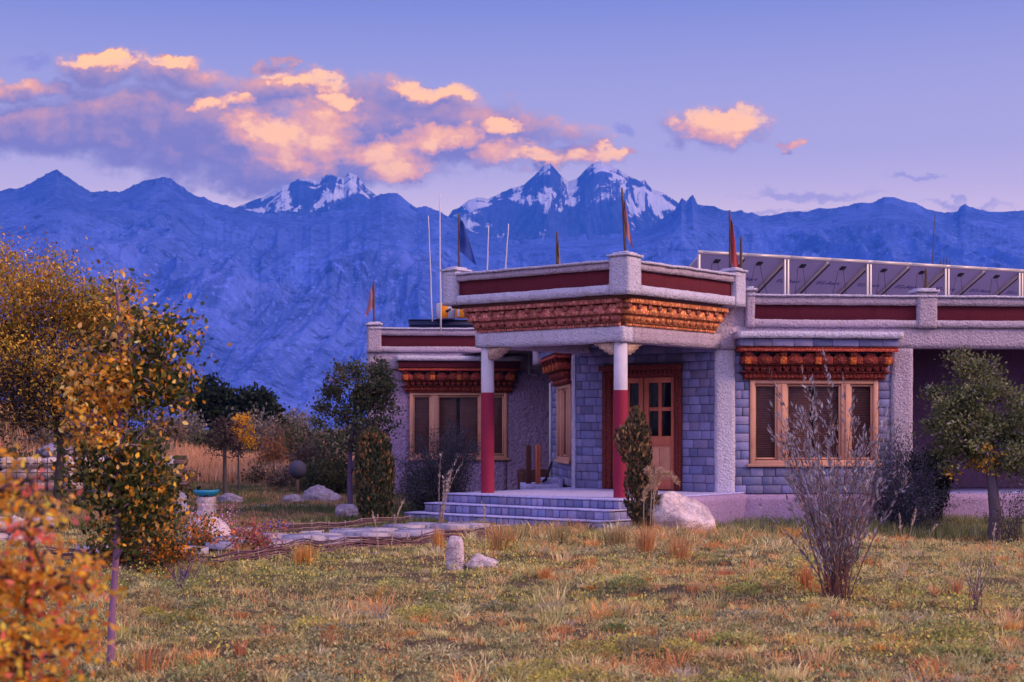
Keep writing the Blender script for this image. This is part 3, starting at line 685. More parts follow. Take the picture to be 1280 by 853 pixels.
# --- platform and steps
def step(t0, t1, n, z0, z1, back=-3.4):
    mb = MB(); mb.box(PL, t0+.06, t1-.06, back, n-.06, z0-.25, z1-.032); core = HB('step', mb, 'mortar')
    mb = MB(); mb.rbox(PL, t0-.005, t1+.005, back, n+.006, z1-.024, z1, .12, .004); HB('tread', mb, 'paving', core)
    r = MB(); r.bricks(PL, t0, t1, z0+.002, z1-.027, n, z1-z0-.03, (.11, .20), cf=stone_c, gap=.014)
    fl_ = Fr(PL.p(t0, n, 0)[:2], R(-130)); L = n-back
    fl2 = Fr(PL.p(t0, 0, 0)[:2], R(-130))      # left side, seen obliquely
    r.bricks(fl2, -2.4, n, z0+.002, z1-.034, 0, z1-z0-.03, (.11, .20), cf=stone_c, gap=.008)
    fr2 = Fr(PL.p(t1, 0, 0)[:2], R(50)); r.bricks(fr2, -n, 3.3, z0+.002, z1-.034, 0, z1-z0-.03, (.11, .20), cf=stone_c, gap=.008)
    HB('riser', r, 'stone', core)
step(-3.42, .40, .60, .32, .48); step(-3.58, .44, .90, .16, .322); step(-3.78, .48, 1.20, -.02, .162)
mb = MB(); mb.rbox(PL, -4.05, -.9, -2.4, 1.45, -.35, .03, .12, .006); HB('paved_apron', mb, 'paving')
q = at(657, 610, 31.0); fr_s = Fr((q[0], 31.0), A5)
mb = MB(); mb.rbox(fr_s, 0, .75, -1.2, .0, -.2, .505, .1, .006); mb.rbox(fr_s, .35, .8, -1.3, -.35, -.2, .60, .1, .006); HB('side_step', mb, 'paving')
mb = MB(); mb.rbox(PR, .85, 3.0, 0, .56, -.5, .455, .11, .008); HB('plinth', mb, 'plinth')
# --- columns, brackets, beams
for t_, lab in ((0, 'white and crimson round column at the outer porch corner'), (-2.9, 'white and crimson round column at the left end of the porch')):
    x, y, _ = PL.p(t_, 0, 0)
    mb = MB(); mb.lathe(x, y, [(0, 3.045), (.112, 3.045), (.114, 2.25)], 32)
    c = HB('column', mb, 'col_white', smooth=False, label=lab)
    mb = MB(); mb.lathe(x, y, [(.1165, 2.252), (.1185, 1.4), (.119, .47)], 32); HB('painted_base', mb, 'col_red', c, True)
    c.data.polygons.foreach_set('use_smooth', [True]*len(c.data.polygons))
    mb = MB()
    S_ = [(.09, 2.845), (.17, 2.835), (.20, 2.87), (.27, 2.88), (.30, 2.925), (.37, 2.94), (.39, 2.98), (.47, 3.0), (.50, 3.038), (.09, 3.038)]
    if t_ == 0:
        mb.prism(PL, [(-a, z) for a, z in S_][::-1], -.09, .09); mb.prism(PR, S_, -.09, .09)
    else:
        mb.prism(PL, [(t_+a, z) for a, z in S_], -.09, .09); f_ = Fr(PL.p(t_, 0, 0)[:2], R(50)); mb.prism(f_, S_, -.09, .09)
    HB('bracket', mb, 'bracket', c)
mb = MB(); mb.rbox(PL, -3.05, .15, -.15, .15, 3.04, 3.30, .09, .006); HB('beam', mb, 'stucco_cap')
mb = MB(); mb.rbox(PR, .152, 2.80, -.15, .15, 3.04, 3.30, .09, .006); HB('beam', mb, 'stucco')
mb = MB(); mb.rbox(PL, -3.05, -2.75, -2.82, -.152, 3.04, 3.30, .09, .006); HB('beam', mb, 'stucco')
mb = MB(); mb.rbox(FW, -.14, T918+.02, -.2, .10, 3.03, 3.42, .09, .006); HB('beam', mb, 'stucco')
mb = MB(); mb.box(PL, -2.95, .0, -2.9, .0, 3.20, 3.29); HB('porch_ceiling', mb, 'wood_dark')
# --- carved cornice of the porch
def cornice(fr, t0, t1, cw):
    m_ = MB(); L0 = MB()
    m_.box(fr, t0-.0, t1, -.1, .14, 3.31, 3.72, cw)                       # backing
    n_ = int((t1-t0+.5)/.055)
    for i in range(n_):
        a = t0-.04+i*.055
        if a > t1+.04: break
        g_ = rnd.uniform(.8, 1.5); m_.box(fr, a+.007, a+.048, .14, .19, 3.305, 3.352, tuple(x*g_ for x in cw), .012)
    m_.box(fr, t0-.06, t1+.06, .12, .215, 3.355, 3.375, tuple(x*.45 for x in cw))
    corbels(m_, fr, t0-.08, t1+.08, .235, 3.378, 3.475, .19, False, cw)
    m_.box(fr, t0-.10, t1+.10, .1, .265, 3.477, 3.497, tuple(x*.5 for x in cw))
    corbels(m_, fr, t0-.14, t1+.14, .30, 3.50, 3.645, .285, True, tuple(x*1.15 for x in cw))
    k = round((t1-t0+.28)/.285); w_ = (t1-t0+.28)/k
    for i in range(k+1):
        a = t0-.14+i*w_; m_.box(fr, a-.045, a+.045, .1, .335, 3.585, 3.662, (.55, .50, .75))
    nn = int((t1-t0+.36)/.12)
    for i in range(nn):
        a = t0-.18+i*(t1-t0+.36)/nn; g_ = rnd.uniform(.75, 1.1); m_.box(fr, a+.003, a+.117, .1, .375, 3.664, 3.735, tuple(x*g_ for x in cw))
    return m_
HB('carved_cornice', cornice(PL, -2.98, .05, (.86, .74, 1.15)), 'carved', label='carved timber cornice on the left porch face, tinted with its shade')  # violet tint puts the shade of this face into the timber colour
HB('carved_cornice', cornice(PR, -.05, 2.55, (1.2, 1.1, .9)), 'carved', label='orange carved timber cornice on the right porch face, tinted with warm sunlight')  # warm tint puts the sunlight of this face into the timber colour
# --- porch parapet
mb = MB(); mb.box(PL, -3.42, .38, -2.5, .38, 3.742, 3.80); HB('porch_roof', mb, 'wood_dark')
ZP = 3.80
def pp(fr, t0, t1, inner):
    lo = MB(); lo.rbox(fr, t0, t1, .12, .47, ZP-.01, ZP+.145, .09, .007); HB('parapet_ledge', lo, 'stucco_cap')
    rb = MB(); rb.box(fr, t0, t1, .14, .39, ZP+.14, ZP+.41); HB('parapet_band', rb, 'red_band')
    cp = MB(); cp.rbox(fr, t0, t1, .12, .455, ZP+.40, ZP+.51, .09, .007); HB('parapet_wall', cp, 'stucco')
    tp = MB(); tp.rbox(fr, t0, t1, .09, .49, ZP+.51, ZP+.55, .09, .008); HB('parapet_cap', tp, 'stucco_cap')
pp(PL, -3.5, .12, 0); pp(PR, -.12, 2.95, 0)
for fr, a, b in ((PL, .12, .49), (PL, -3.53, -3.22), (PR, 2.78, 3.10)):
    p = MB(); p.rbox(fr, a, b, .11, .49, ZP-.015, ZP+.60, .08, .007); o = HB('pier', p, 'stucco_cap')
    c = MB(); c.rbox(fr, a-.03, b+.03, .08, .52, ZP+.595, ZP+.63, .08, .007); c.rbox(fr, a+.04, b-.04, .15, .45, ZP+.63, ZP+.665, .08, .01); HB('pier_cap', c, 'stucco_cap', o)
mb = MB(); mb.rbox(PL, -3.5, -3.2, -2.4, .12, ZP-.01, ZP+.52, .15, .006); HB('parapet_wall', mb, 'stucco')
mb = MB(); mb.rbox(FW, -.35, tw(934), -.27, .0, 3.38, 4.0, .1, .006); HB('wall', mb, 'stucco')
# wall lamp
p_ = FL.p(tl(479), 0, 3.18); f_ = Fr(p_[:2], A5)
mb = MB(); mb.box(f_, -.07, .07, .035, .07, 3.09, 3.27); mb.box(f_, -.09, .09, .06, .20, 3.08, 3.13); mb.box(f_, -.06, .06, .07, .17, 3.13, 3.20); HB('wall_lamp', mb, 'black')

# ------------------------------------------------------------------ solar array on the roof
AR = Fr((3.60, 30.0), R(26))
arr = thing('solar_array', 'long rack of tilted solar panels on the roof, seen from behind', 'solar panels', (3.6, 30.0, 3.4))
BW = 2.05; TI = R(28); ZH = 5.0
def sl(t, d, off=0): return AR.p(t, -d*math.cos(TI)-off*math.sin(TI), ZH-d*math.sin(TI)-off*math.cos(TI))
for b_ in range(6):
    for k in range(2):
        a = .06+b_*BW+k*1.0; w_ = .965
        pm = MB(); pm.quad([sl(a, .02), sl(a+w_, .02), sl(a+w_, 1.95), sl(a, 1.95)]); pm.quad([sl(a, .02, -.035), sl(a, 1.95, -.035), sl(a+w_, 1.95, -.035), sl(a+w_, .02, -.035)])
        sp_ = pm.build('solar_panel', M['backsheet'], arr)
        fm = MB()
        for (p, q_, r_, s_) in ((a, a+.022, 0, 1.97), (a+w_-.022, a+w_, 0, 1.97), (a+.022, a+w_-.022, 0, .03), (a+.022, a+w_-.022, 1.94, 1.97)):
            c8 = [sl(p, r_, -.04), sl(q_, r_, -.04), sl(q_, s_, -.04), sl(p, s_, -.04), sl(p, r_, .012), sl(q_, r_, .012), sl(q_, s_, .012), sl(p, s_, .012)]
            bb = len(fm.v); fm.v += c8; 
            for f in ((0,1,2,3),(7,6,5,4),(0,4,5,1),(1,5,6,2),(2,6,7,3),(3,7,4,0)): fm.f.append(tuple(bb+i for i in f)); fm.c.append((1,1,1))
        fm.build('panel_frame', M['metal'], sp_)
        jb = MB(); m_ = a+w_/2; c8 = [sl(m_+dx, .18+dy, o_) for o_ in (.004, .035) for dx, dy in ((-.06,0),(.06,0),(.06,.09),(-.06,.09))]
        jb.v += c8; 
        for f in ((0,1,2,3),(7,6,5,4),(0,4,5,1),(1,5,6,2),(2,6,7,3),(3,7,4,0)): jb.f.append(f); jb.c.append((1,1,1))
        jb.build('junction_box', M['black'], sp_)
        cb = MB()
        for sgn in (-1, 1):
            ex = rnd.uniform(.12, .34)*sgn
            p0_ = Vector(sl(m_+sgn*.07, .30, .03)); tv_ = Vector(AR.t+(0,)); cb.tube([p0_+tv_*(ex*.7*(i/6)**1.3)+Vector((0, 0, -.62*i/6)) for i in range(7)], .0045, 4)
        cb.build('cable', M['black'], sp_)
        # print on the backsheet
        tcv = bpy.data.curves.new('lettering', 'FONT'); tcv.body = 'EG-Aert'; tcv.size = .17; tcv.align_x = 'CENTER'; tcv.extrude = .001
        to = bpy.data.objects.new('lettering_curve', tcv); COL.objects.link(to); dg = bpy.context.evaluated_depsgraph_get(); tme = bpy.data.meshes.new_from_object(to.evaluated_get(dg)); bpy.data.objects.remove(to)
        to = bpy.data.objects.new('lettering', tme); COL.objects.link(to); tme.materials.clear(); tme.materials.append(M['ink']); to.parent = sp_
        ez = Vector(AR.t+(0,)); ey = (Vector(sl(0, 0))-Vector(sl(0, 1))).normalized(); nz_ = ez.cross(ey)
        mt = Matrix((ez, ey, nz_)).transposed().to_4x4(); mt.translation = Vector(sl(m_+.02, .86, .006))-wloc(sp_)
        to.matrix_local = mt
    for k in range(2):      # sloping rails under the panels
        a = b_*BW+k*1.02+1.03; rm = MB(); m_ = M['metal']
        c8 = [sl(a+dx, d_, o_) for o_ in (.014, .07) for dx, d_ in ((-.03, .03), (.03, .03), (.03, 1.92), (-.03, 1.92))]
        rm.v += c8
        for f in ((0,1,2,3),(7,6,5,4),(0,4,5,1),(1,5,6,2),(2,6,7,3),(3,7,4,0)): rm.f.append(f); rm.c.append((1,1,1))
        rm.build('rail', m_, arr); sm_ = MB(); sm_.quad([sl(a+.032, .03, .072), sl(a+.085, .03, .072), sl(a+.085, 1.92, .072), sl(a+.032, 1.92, .072)]); sm_.quad([sl(a+.032, .03, .074), sl(a+.032, 1.92, .074), sl(a+.085, 1.92, .074), sl(a+.085, .03, .074)]); sm_.build('rail_dark_strip', M['black'], arr)  # second piece is a flat black strip along one edge of the rail
for b_ in range(7):
    rm = MB(); t_ = b_*BW+.02
    for dx in ((-.045, .035) if b_ else (0,)): rm.box(AR, t_+dx-.022, t_+dx+.022, -.06, -.015, 3.40, ZH-.03)
    rm.build('post', M['metal'], arr)
    rm = MB(); p = sl(t_, 1.9, .05); rm.tube([(p[0], p[1], 3.4), p], .025, 6); rm.build('post', M['metal'], arr)
rm = MB(); rm.box(AR, -.02, 6*BW+.05, -.03, .0, ZH-.012, ZH+.045); rm.build('top_rail', M['metal'], arr)

# ------------------------------------------------------------------ flags and rods on the roof
def flagpole(px, y0, y1, d, name, label, flagmat=None, side=1, wd=.28, top=0.0, hang=.6, r=.018, lean=0.0, polemat='iron', droop=.5, group='flags on the roof parapets'):
    b = at(px, y0, d); t = at(px+lean, y1, d)
    th = thing(name, label, 'flag' if flagmat else 'rod', b, group)
    mb = MB(); k = 7
    mb.tube([tuple(b[i]+(t[i]-b[i])*j/k+(rnd.uniform(-.006, .006) if i < 2 and 0 < j else 0) for i in range(3)) for j in range(k+1)], [r*(1-.35*j/k) for j in range(k+1)], 7, (.5,.4,.4))
    mb.build('pole', M[polemat], th)
    if flagmat:
        H = 12; Wn = 8; v = []; f = []
        for i in range(H+1):
            for j in range(Wn+1):
                q = i/H; s = j/Wn; z = t[2]-.03-top-q*hang*(1-.0*s)-s*droop*hang*(.55+.2*q)
                x = t[0]-(lean/F*d)*((top+q*hang)/max(.1, t[2]-b[2]))+side*(.012+s*wd*(.35+.65*q))
                y = t[1]+.045*math.sin(s*7+q*2.5)*s**.5+.02*math.sin(q*9+s*3)
                if s > .9 : z += rnd.uniform(-.015, .015)
                v.append((x, y, z))
        for i in range(H):
            for j in range(Wn): a = i*(Wn+1)+j; f.append((a, a+1, a+Wn+2, a+Wn+1))
        mesh_np('cloth', v, f, M[flagmat], th, [(1,1,1)]*len(f), True)
    return th
flagpole(467.5, 403, 351, 37.3, 'flag', 'pink and white flag on the far left parapet pier', 'flag_pink', -1, .20, .02, .60, .022)
flagpole(573.5, 337, 267, 27.75, 'flag', 'drooping blue flag on the left end of the porch parapet', 'flag_blue', 1, .30, .02, .62, .022, polemat='iron', droop=.55)
flagpole(782, 318, 235, 25.15, 'flag', 'ragged pink flag on the front corner of the porch parapet', 'flag_pink', 1, .13, .10, .62, .024, lean=-4.5)
flagpole(912.5, 335, 263, 27.7, 'flag', 'faded red flag on the right end of the porch parapet', 'flag_red', 1, .17, .05, .82, .024, lean=-.5)
flagpole(926, 340, 296, 27.9, 'bare_pole', 'short bare wooden pole beside the faded red flag', None, r=.03)
flagpole(697, 334, 290, 26.9, 'flag', 'rolled yellowish flag tied round its short pole behind the porch parapet', 'flag_yellow', 1, .06, .02, .50, .03, lean=-1)
flagpole(1157.5, 363, 336, 28.2, 'rod_bundle', 'bundle of short wooden sticks on the right wing pier', None, r=.035)
for (px, y0, y1, lean, lab) in ((551, 415, 242, -1.5, 'tall thin white mast reaching above the ridge, left of the porch'), (540.5, 402, 270, -5, 'thin white mast, second tallest, left of the porch')):
    flagpole(px, y0, y1, 37.0 if px > 545 else 38.2, 'mast', lab, None, r=.022 if px > 545 else .016, lean=lean, polemat='pipe', group='masts on the roof')
flagpole(609, 345, 283, 30.5, 'mast', 'short white rod behind the porch parapet, next to the blue flag', None, r=.015, lean=1.5, polemat='pipe', group='masts on the roof')
flagpole(631, 345, 280, 30.5, 'mast', 'leaning white rod behind the porch parapet, right of the shorter rod', None, r=.015, lean=5, polemat='pipe', group='masts on the roof')
flagpole(1165, 332, 266, 36, 'mast', 'hair thin dark mast rising behind the solar panels', None, r=.012, lean=4, polemat='iron', group='masts on the roof')
for (px, lab) in ((1175.5, 'leftmost of four rebar stubs above the solar panels'), (1179.5, 'second rebar stub from the left above the solar panels'), (1184, 'third rebar stub from the left above the solar panels'), (1187, 'rightmost of four rebar stubs above the solar panels')):
    flagpole(px, 338, rnd.uniform(321, 326), 36, 'rebar_stub', lab, None, r=.016, polemat='iron', group='rebar stubs')
# navy sheet stack and orange box on the left roof
f_ = Fr(at(512, 405, 39.0)[:2], A5)
tk = thing('roof_tank', 'long navy blue ribbed water heater lying behind the left parapet', 'water heater', (f_.o[0], f_.o[1], 3.41))
mb = MB(); Lk = 73/1950*39
mb.box(f_, 0, Lk+.3, -.9, 0, 3.41, 4.32)
mb.build('body', M['tank'], tk)
mb = MB()
for i in range(5): mb.box(f_, .02, Lk+.25, .0, .04, 3.75+i*.11, 3.80+i*.11)
mb.box(f_, -.02, Lk+.32, -.95, .03, 4.32, 4.345); mb.build('rib', M['metal'] if 0 else M['tank'], tk)
f2 = Fr(at(546, 400, 38.7)[:2], A5)
bx = thing('orange_box', 'white and orange plastic container standing on the navy water heater', 'container', (f2.o[0], f2.o[1], 4.345))
mb = MB(); mb.box(f2, 0, .46, -.40, 0, 4.345, 4.73, ch=.03); mb.build('body', M['grey_plastic'], bx)
mb = MB(); mb.box(f2, .07, .28, .0, .006, 4.36, 4.71); mb.build('label', M['orange_plastic'], bx)
mb = MB(); mb.prism(f2, [(.22, 4.50), (.27, 4.49), (.31, 4.53), (.36, 4.56), (.34, 4.60), (.27, 4.57), (.23, 4.56)], .006, .012); mb.build('emblem', M['black'], bx)
f3 = Fr(at(569, 400, 38.5)[:2], R(-15))
b2 = thing('orange_box', 'slumped orange plastic container right of the white and orange one', 'container', (f3.o[0], f3.o[1], 4.345))
mb = MB(); mb.box(f3, 0, .36, -.3, 0, 4.345, 4.65, ch=.03); mb.build('body', M['orange_plastic'], b2)
mb = MB(); mb.box(f3, .05, .11, .0, .01, 4.38, 4.6); mb.build('label', M['grey_plastic'], b2)
# boards by the left wing
for (px, w_, y0, lab) in ((661, .11, 557, 'dark brown upright board, left of the two by the stone corner'), (673, .10, 556, 'reddish upright board, right of the two by the stone corner')):
    q = at(px, y0, 31.2); f_ = Fr((q[0], 31.2), R(12))
    mb = MB(); mb.box(f_, -w_/2, w_/2, -.05, 0, .50 if px > 665 else .30, q[2]); mb.box(f_, -w_/2+.01, -w_/2+.03, 0, .02, .5, q[2]-.02); mb.box(f_, w_/2-.03, w_/2-.01, 0, .02, .5, q[2]-.02)
    o = mb.build('timber_board', M['wood_dark'] if px < 665 else M['door_wood'], None); tagp(o, lab, 'board', 'upright boards')
a_ = at(690, 577, 31.4); b_ = at(682, 601, 31.3)
mb = MB(); mb.tube([a_, b_], .025, 6); mb.tube([b_, (b_[0]-.03, b_[1], .60)], [.05, .09], 7); o = mb.build('broom', M['black']); tagp(o, 'dark broom leaning in the corner beside the drainpipe', 'broom')
# ------------------------------------------------------------------ scattering leaves and blades (each call makes one mesh)
def rotmats(d, up_rand=True, rng=NP):
    """matrices whose y axis is d (N,3), random roll"""
    n = len(d); d = d/np.maximum(1e-9, np.linalg.norm(d, axis=1, keepdims=True))
    r = rng.normal(size=(n, 3)); x = np.cross(d, r); x /= np.maximum(1e-9, np.linalg.norm(x, axis=1, keepdims=True)); z = np.cross(x, d)
    return np.stack([x, d, z], 2)
T_OVAL = (np.array([(0,0,0),(-.30,.35,.08),(0,.45,-.03),(.30,.35,.08),(-.22,.75,.04),(.22,.75,.04),(0,1,-.04)], float), np.array([(0,3,2,1),(1,2,6,4),(2,3,5,6)]))
T_NARROW = (np.array([(0,0,0),(-.09,.4,.02),(.09,.4,.02),(0,1,0)], float), np.array([(0,2,3,1)]))
T_CLUMP = (np.array([(0,0,0),(-.42,.45,.12),(.40,.5,-.05),(.05,1,.1),(-.1,.5,.3),(.45,.1,.35)], float), np.array([(0,2,3,1),(0,5,3,4)]))
T_NEEDLE = (np.array([(-.02,0,0),(.02,0,0),(.05,.6,0),(-.05,.6,0),(0,1,.02)], float), None)
def scatter(name, tmpl, pos, d, size, cols, mat, parent=None, width=1.0, rng=NP):
    tv, tf = tmpl; n = len(pos); k = len(tv)
    Rm = rotmats(d, rng=rng); sz = np.asarray(size, float).reshape(-1, 1, 1)*np.ones((n, 1, 1))
    tv = tv*np.array([width, 1, 1])
    v = np.einsum('nij,kj->nki', Rm, tv)*sz + pos[:, None, :]
    f = (tf[None]+(np.arange(n)*k)[:, None, None]).reshape(-1, tf.shape[1])
    c = np.repeat(cols, len(tf), axis=0)
    return mesh_np(name, v.reshape(-1, 3), f, mat, parent, c)
def pal(n, cols, w=None, var=.22, rng=NP):
    cols = np.array(cols, float); i = rng.choice(len(cols), n, p=None if w is None else np.array(w)/sum(w))
    return np.clip(cols[i]*(1+rng.normal(size=(n, 1))*var), .004, 1)
def in_ellipsoids(n, ells, rng=NP, hollow=.35):
    out = []
    vol = np.array([e[3]*e[4]*e[5] for e in ells]); ids = rng.choice(len(ells), n, p=vol/vol.sum())
    d = rng.normal(size=(n, 3)); d /= np.linalg.norm(d, axis=1, keepdims=True)
    r = (hollow+(1-hollow)*rng.random((n, 1)))**.7
    E = np.array(ells)[ids]
    return E[:, :3]+d*r*E[:, 3:6]
def skeleton(base, trunk, tips, rng, r0, rtip=.006):
    """trunk: list of points; every tip is joined to the nearest suitable point already built. returns polylines with radii"""
    nodes = []; lines = []
    tr = [Vector(p) for p in trunk]; pts = []
    for i in range(len(tr)-1):
        for k in range(4): pts.append(tr[i].lerp(tr[i+1], k/4))
    pts.append(tr[-1]); n = len(pts)
    lines.append((pts, [r0*(1-.62*i/(n-1)) for i in range(n)]))
    nodes = [(p, r0*(1-.62*i/(n-1)), i > n*.22) for i, p in enumerate(pts)]
    order = sorted(range(len(tips)), key=lambda i: min((Vector(tips[i])-p).length for p in pts))
    P_ = [np.array(nd[0]) for nd in nodes]; Rr = [nd[1] for nd in nodes]; ok = [nd[2] for nd in nodes]
    for i in order:
        t = np.array(tips[i]); A = np.array(P_); dd = np.linalg.norm(A-t, axis=1)
        pen = dd + np.maximum(0, A[:, 2]-t[2]+.15*dd)*1.3 + np.where(ok, 0, 50)
        j = int(np.argmin(pen)); a = A[j]; L = dd[j]
        if L < 1e-3: continue
        r = min(Rr[j]*.72, .012+.028*L*r0/.08)*1.0; k = max(2, min(6, int(L/.18)+2))
        bend = rng.normal(size=3)*L*.07; q = []
        for s in range(k+1):
            u = s/k; q.append(a+(t-a)*u+bend*math.sin(math.pi*u)+np.array((0, 0, .10*L*math.sin(math.pi*u))))
        rr = [r+(rtip-r)*(s/k) for s in range(k+1)]
        lines.append(([Vector(x) for x in q], rr))
        for s in range(1, k+1): P_.append(q[s]); Rr.append(max(rr[s], rtip)); ok.append(True)
    return lines
def tubes(name, lines, mat, parent, k=6, col=(.10, .075, .085)):
    mb = MB()
    for pts, rr in lines: mb.tube(pts, rr, k if rr[0] > .02 else 4, tuple(c*rnd.uniform(.8, 1.2) for c in col), cap=False)
    return mb.build(name, mat, parent)
def tree(name, label, cat, base, trunk, ells, ntips, nleaf, lsize, cols, w, seed, r0=.06, spread=.16, tmpl=T_OVAL, width=1.0, hollow=.2, group=None, barkcol=(.10, .075, .085), updir=.3, mat='leaf', patch=None, own=.8):
    rng = np.random.default_rng(seed); th = thing(name, label, cat, base, group)
    tips = in_ellipsoids(ntips, ells, rng, hollow)
    lines = skeleton(base, trunk, tips, rng, r0)
    tubes('trunk', lines, M['bark'], th, col=barkcol)
    # leaves hang in clusters along the last half of every twig
    seg = [ln for ln in lines[1:]]
    per = rng.dirichlet(np.ones(len(seg))*1.6)*nleaf
    pos = []; dirs = []; tint = []
    for (pts, rr), m_ in zip(seg, per):
        m_ = int(m_); 
        if m_ < 1: continue
        A = np.array([tuple(p) for p in pts]); u = (1-rng.random(m_)**1.4*.75)*(len(A)-1); i = np.clip(u.astype(int), 0, len(A)-2); fr_ = (u-i)[:, None]
        p = A[i]*(1-fr_)+A[i+1]*fr_ + rng.normal(size=(m_, 3))*spread*np.array([1, 1, .8])
        ax = A[-1]-A[0]; ax = ax/max(1e-6, np.linalg.norm(ax))
        pos.append(p); dirs.append(rng.normal(size=(m_, 3))*.7+ax*.5+np.array([0, 0, updir])); tint.append(np.full(m_, rng.normal()))
    pos = np.concatenate(pos); dirs = np.concatenate(dirs); tint = np.concatenate(tint)
    c = pal(len(pos), cols, w, .22, rng)
    if patch is not None: c = patch(pos, c, rng)
    c = np.clip(c*(1+.22*tint[:, None]), .004, 1)
    scatter('crown', tmpl, pos, dirs, rng.uniform(.65, 1.15, len(pos))*lsize, c, M[mat], th, width, rng)
    return th
def E(px, py, d, rx, ry, rd=None):       # ellipsoid given by its place and half sizes in the picture
    x, y, z = at(px, py, d); return (x, y, z, rx/F*d, (rd if rd else rx/F*d), ry/F*d)
def trunkline(pxs, d, z0=None): return [at(a, b, d) for a, b in pxs]

# colours
OLIVE = (.10, .115, .03); DGREEN = (.035, .05, .025); ORANGE = (.70, .24, .02); GOLD = (.66, .36, .03); RUST = (.36, .12, .03); PINK = (1.0, .22, .17); PEACH = (.85, .38, .16)
STRAW = (.62, .36, .18); LAV = (.26, .24, .36); GREYG = (.16, .18, .12)

# --- big golden willow behind, left
b = (at(70, 600, 30)[0], 30.0, gz(at(70, 600, 30)[0], 30))
el_ = [E(40,350,30,62,40), E(95,400,30,80,62), E(10,430,30,70,70), E(120,455,29,80,50), E(60,470,29,100,48), E(-60,420,30,70,80), E(175,430,30,50,50), E(205,450,30,36,44), E(45,318,30,30,30), E(-10,370,30,70,66), E(20,330,30,40,32), E(120,390,30,50,45), E(60,500,29,110,34), E(150,500,30,70,36), E(10,520,30,60,26)]
def ptc(pos, c, rng):
    f = fbm(pos[:, 0]*1.1, pos[:, 2]*1.1+pos[:, 1]*.4, 3, 40)
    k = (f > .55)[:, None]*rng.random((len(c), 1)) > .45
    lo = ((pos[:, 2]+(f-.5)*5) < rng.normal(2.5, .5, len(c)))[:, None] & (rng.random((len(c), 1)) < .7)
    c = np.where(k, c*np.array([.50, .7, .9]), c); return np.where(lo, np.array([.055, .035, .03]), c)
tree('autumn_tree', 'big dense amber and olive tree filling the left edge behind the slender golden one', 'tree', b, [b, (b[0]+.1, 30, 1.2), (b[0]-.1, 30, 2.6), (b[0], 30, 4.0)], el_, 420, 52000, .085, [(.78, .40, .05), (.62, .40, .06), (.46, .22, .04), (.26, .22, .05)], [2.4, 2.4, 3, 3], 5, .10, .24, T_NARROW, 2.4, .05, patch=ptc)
# --- slender young tree in front of it (leaves gold on the left, olive on the right)
b = gp(138, 833, 0); b = (b[0], b[1], gz(b[0], b[1])-.03); dt = b[1]
tr_ = [b] + [at(a, q, dt) for a, q in ((140,770),(145,700),(148,620),(148,540),(150,470),(150,420),(147,365))]
el_ = [E(150,350,dt,14,28), E(165,405,dt,36,32), E(140,440,dt,45,30), E(200,425,dt,36,30), E(165,480,dt,66,38), E(110,505,dt,34,45), E(205,480,dt,36,36), E(150,560,dt,70,40), E(175,620,dt,55,45), E(120,610,dt,45,40), E(150,672,dt,40,18), E(205,640,dt,26,28), E(238,398,dt,13,14), E(222,440,dt,28,30), E(225,490,dt,24,30), E(150,345,dt,12,20), E(232,425,dt,18,18)]
def pt2(pos, c, rng):
    px = 640+F*pos[:, 0]/pos[:, 1]; py = HY-F*(pos[:, 2]-EYE)/pos[:, 1]
    gold = (px < 165) & (py < 560); pr = np.where(gold, .68, np.where(py < 470, .30, .20)); pr = pr*(.5+fbm(px*.03, py*.03, 2, 61))
    k = (rng.random(len(c)) < pr)[:, None]
    g_ = np.array([(.80, .40, .05), (.72, .28, .03), (.85, .52, .18)])[rng.integers(0, 3, len(c))]*(1+.2*rng.normal(size=(len(c), 1)))
    return np.where(k, g_, c)
tree('young_tree', 'slender young tree with thin mauve trunk, golden and olive leaves, in the left foreground', 'tree', b, tr_, el_, 250, 8800, .046, [OLIVE, DGREEN, (.07, .085, .03)], [3, 2, 3], 9, .030, .085, T_OVAL, 1.0, .05, barkcol=(.26, .18, .30), patch=pt2)
# --- blurred orange and pink bush at the very front, left corner
D5 = 4.2; b = (at(40, 900, D5)[0], D5, gz(-1.3, 4.2)); 
el_ = [E(44,580,D5,24,32), E(104,612,D5,24,15), E(6,600,D5,26,26), E(40,640,D5,52,38), E(98,662,D5,34,24), E(30,720,D5,65,50), E(84,735,D5,46,38), E(52,810,D5,72,50), E(112,805,D5,22,34), E(10,870,D5,90,50), E(-40,760,D5,70,90), E(-50,640,D5,50,60)]
def pt3(pos, c, rng):
    px = 640+F*pos[:, 0]/pos[:, 1]; py = HY-F*(pos[:, 2]-EYE)/pos[:, 1]
    k = (fbm(px*.025, py*.025, 2, 71) > .44) & (rng.random(len(c)) < np.where(py < 680, .8, .16))
    return np.where(k[:, None], np.array([PINK])*(1+.2*rng.normal(size=(len(c), 1))), c)
tree('autumn_bush', 'blurred orange and pink leaved bush in the lower left corner', 'bush', b, [b, (b[0]+.02, D5, .55), (b[0]-.03, D5+.03, .9), (at(40,600,D5))], el_, 150, 3900, .028, [(1.0, .40, .05), (1.0, .56, .08), (1.0, .50, .16), (.72, .26, .05), (.80, .50, .08)], [4, 3, 1.6, .8, .7], 15, .018, .045, T_OVAL, .85, .15, patch=pt3, updir=-.2, mat='leaf_thin')
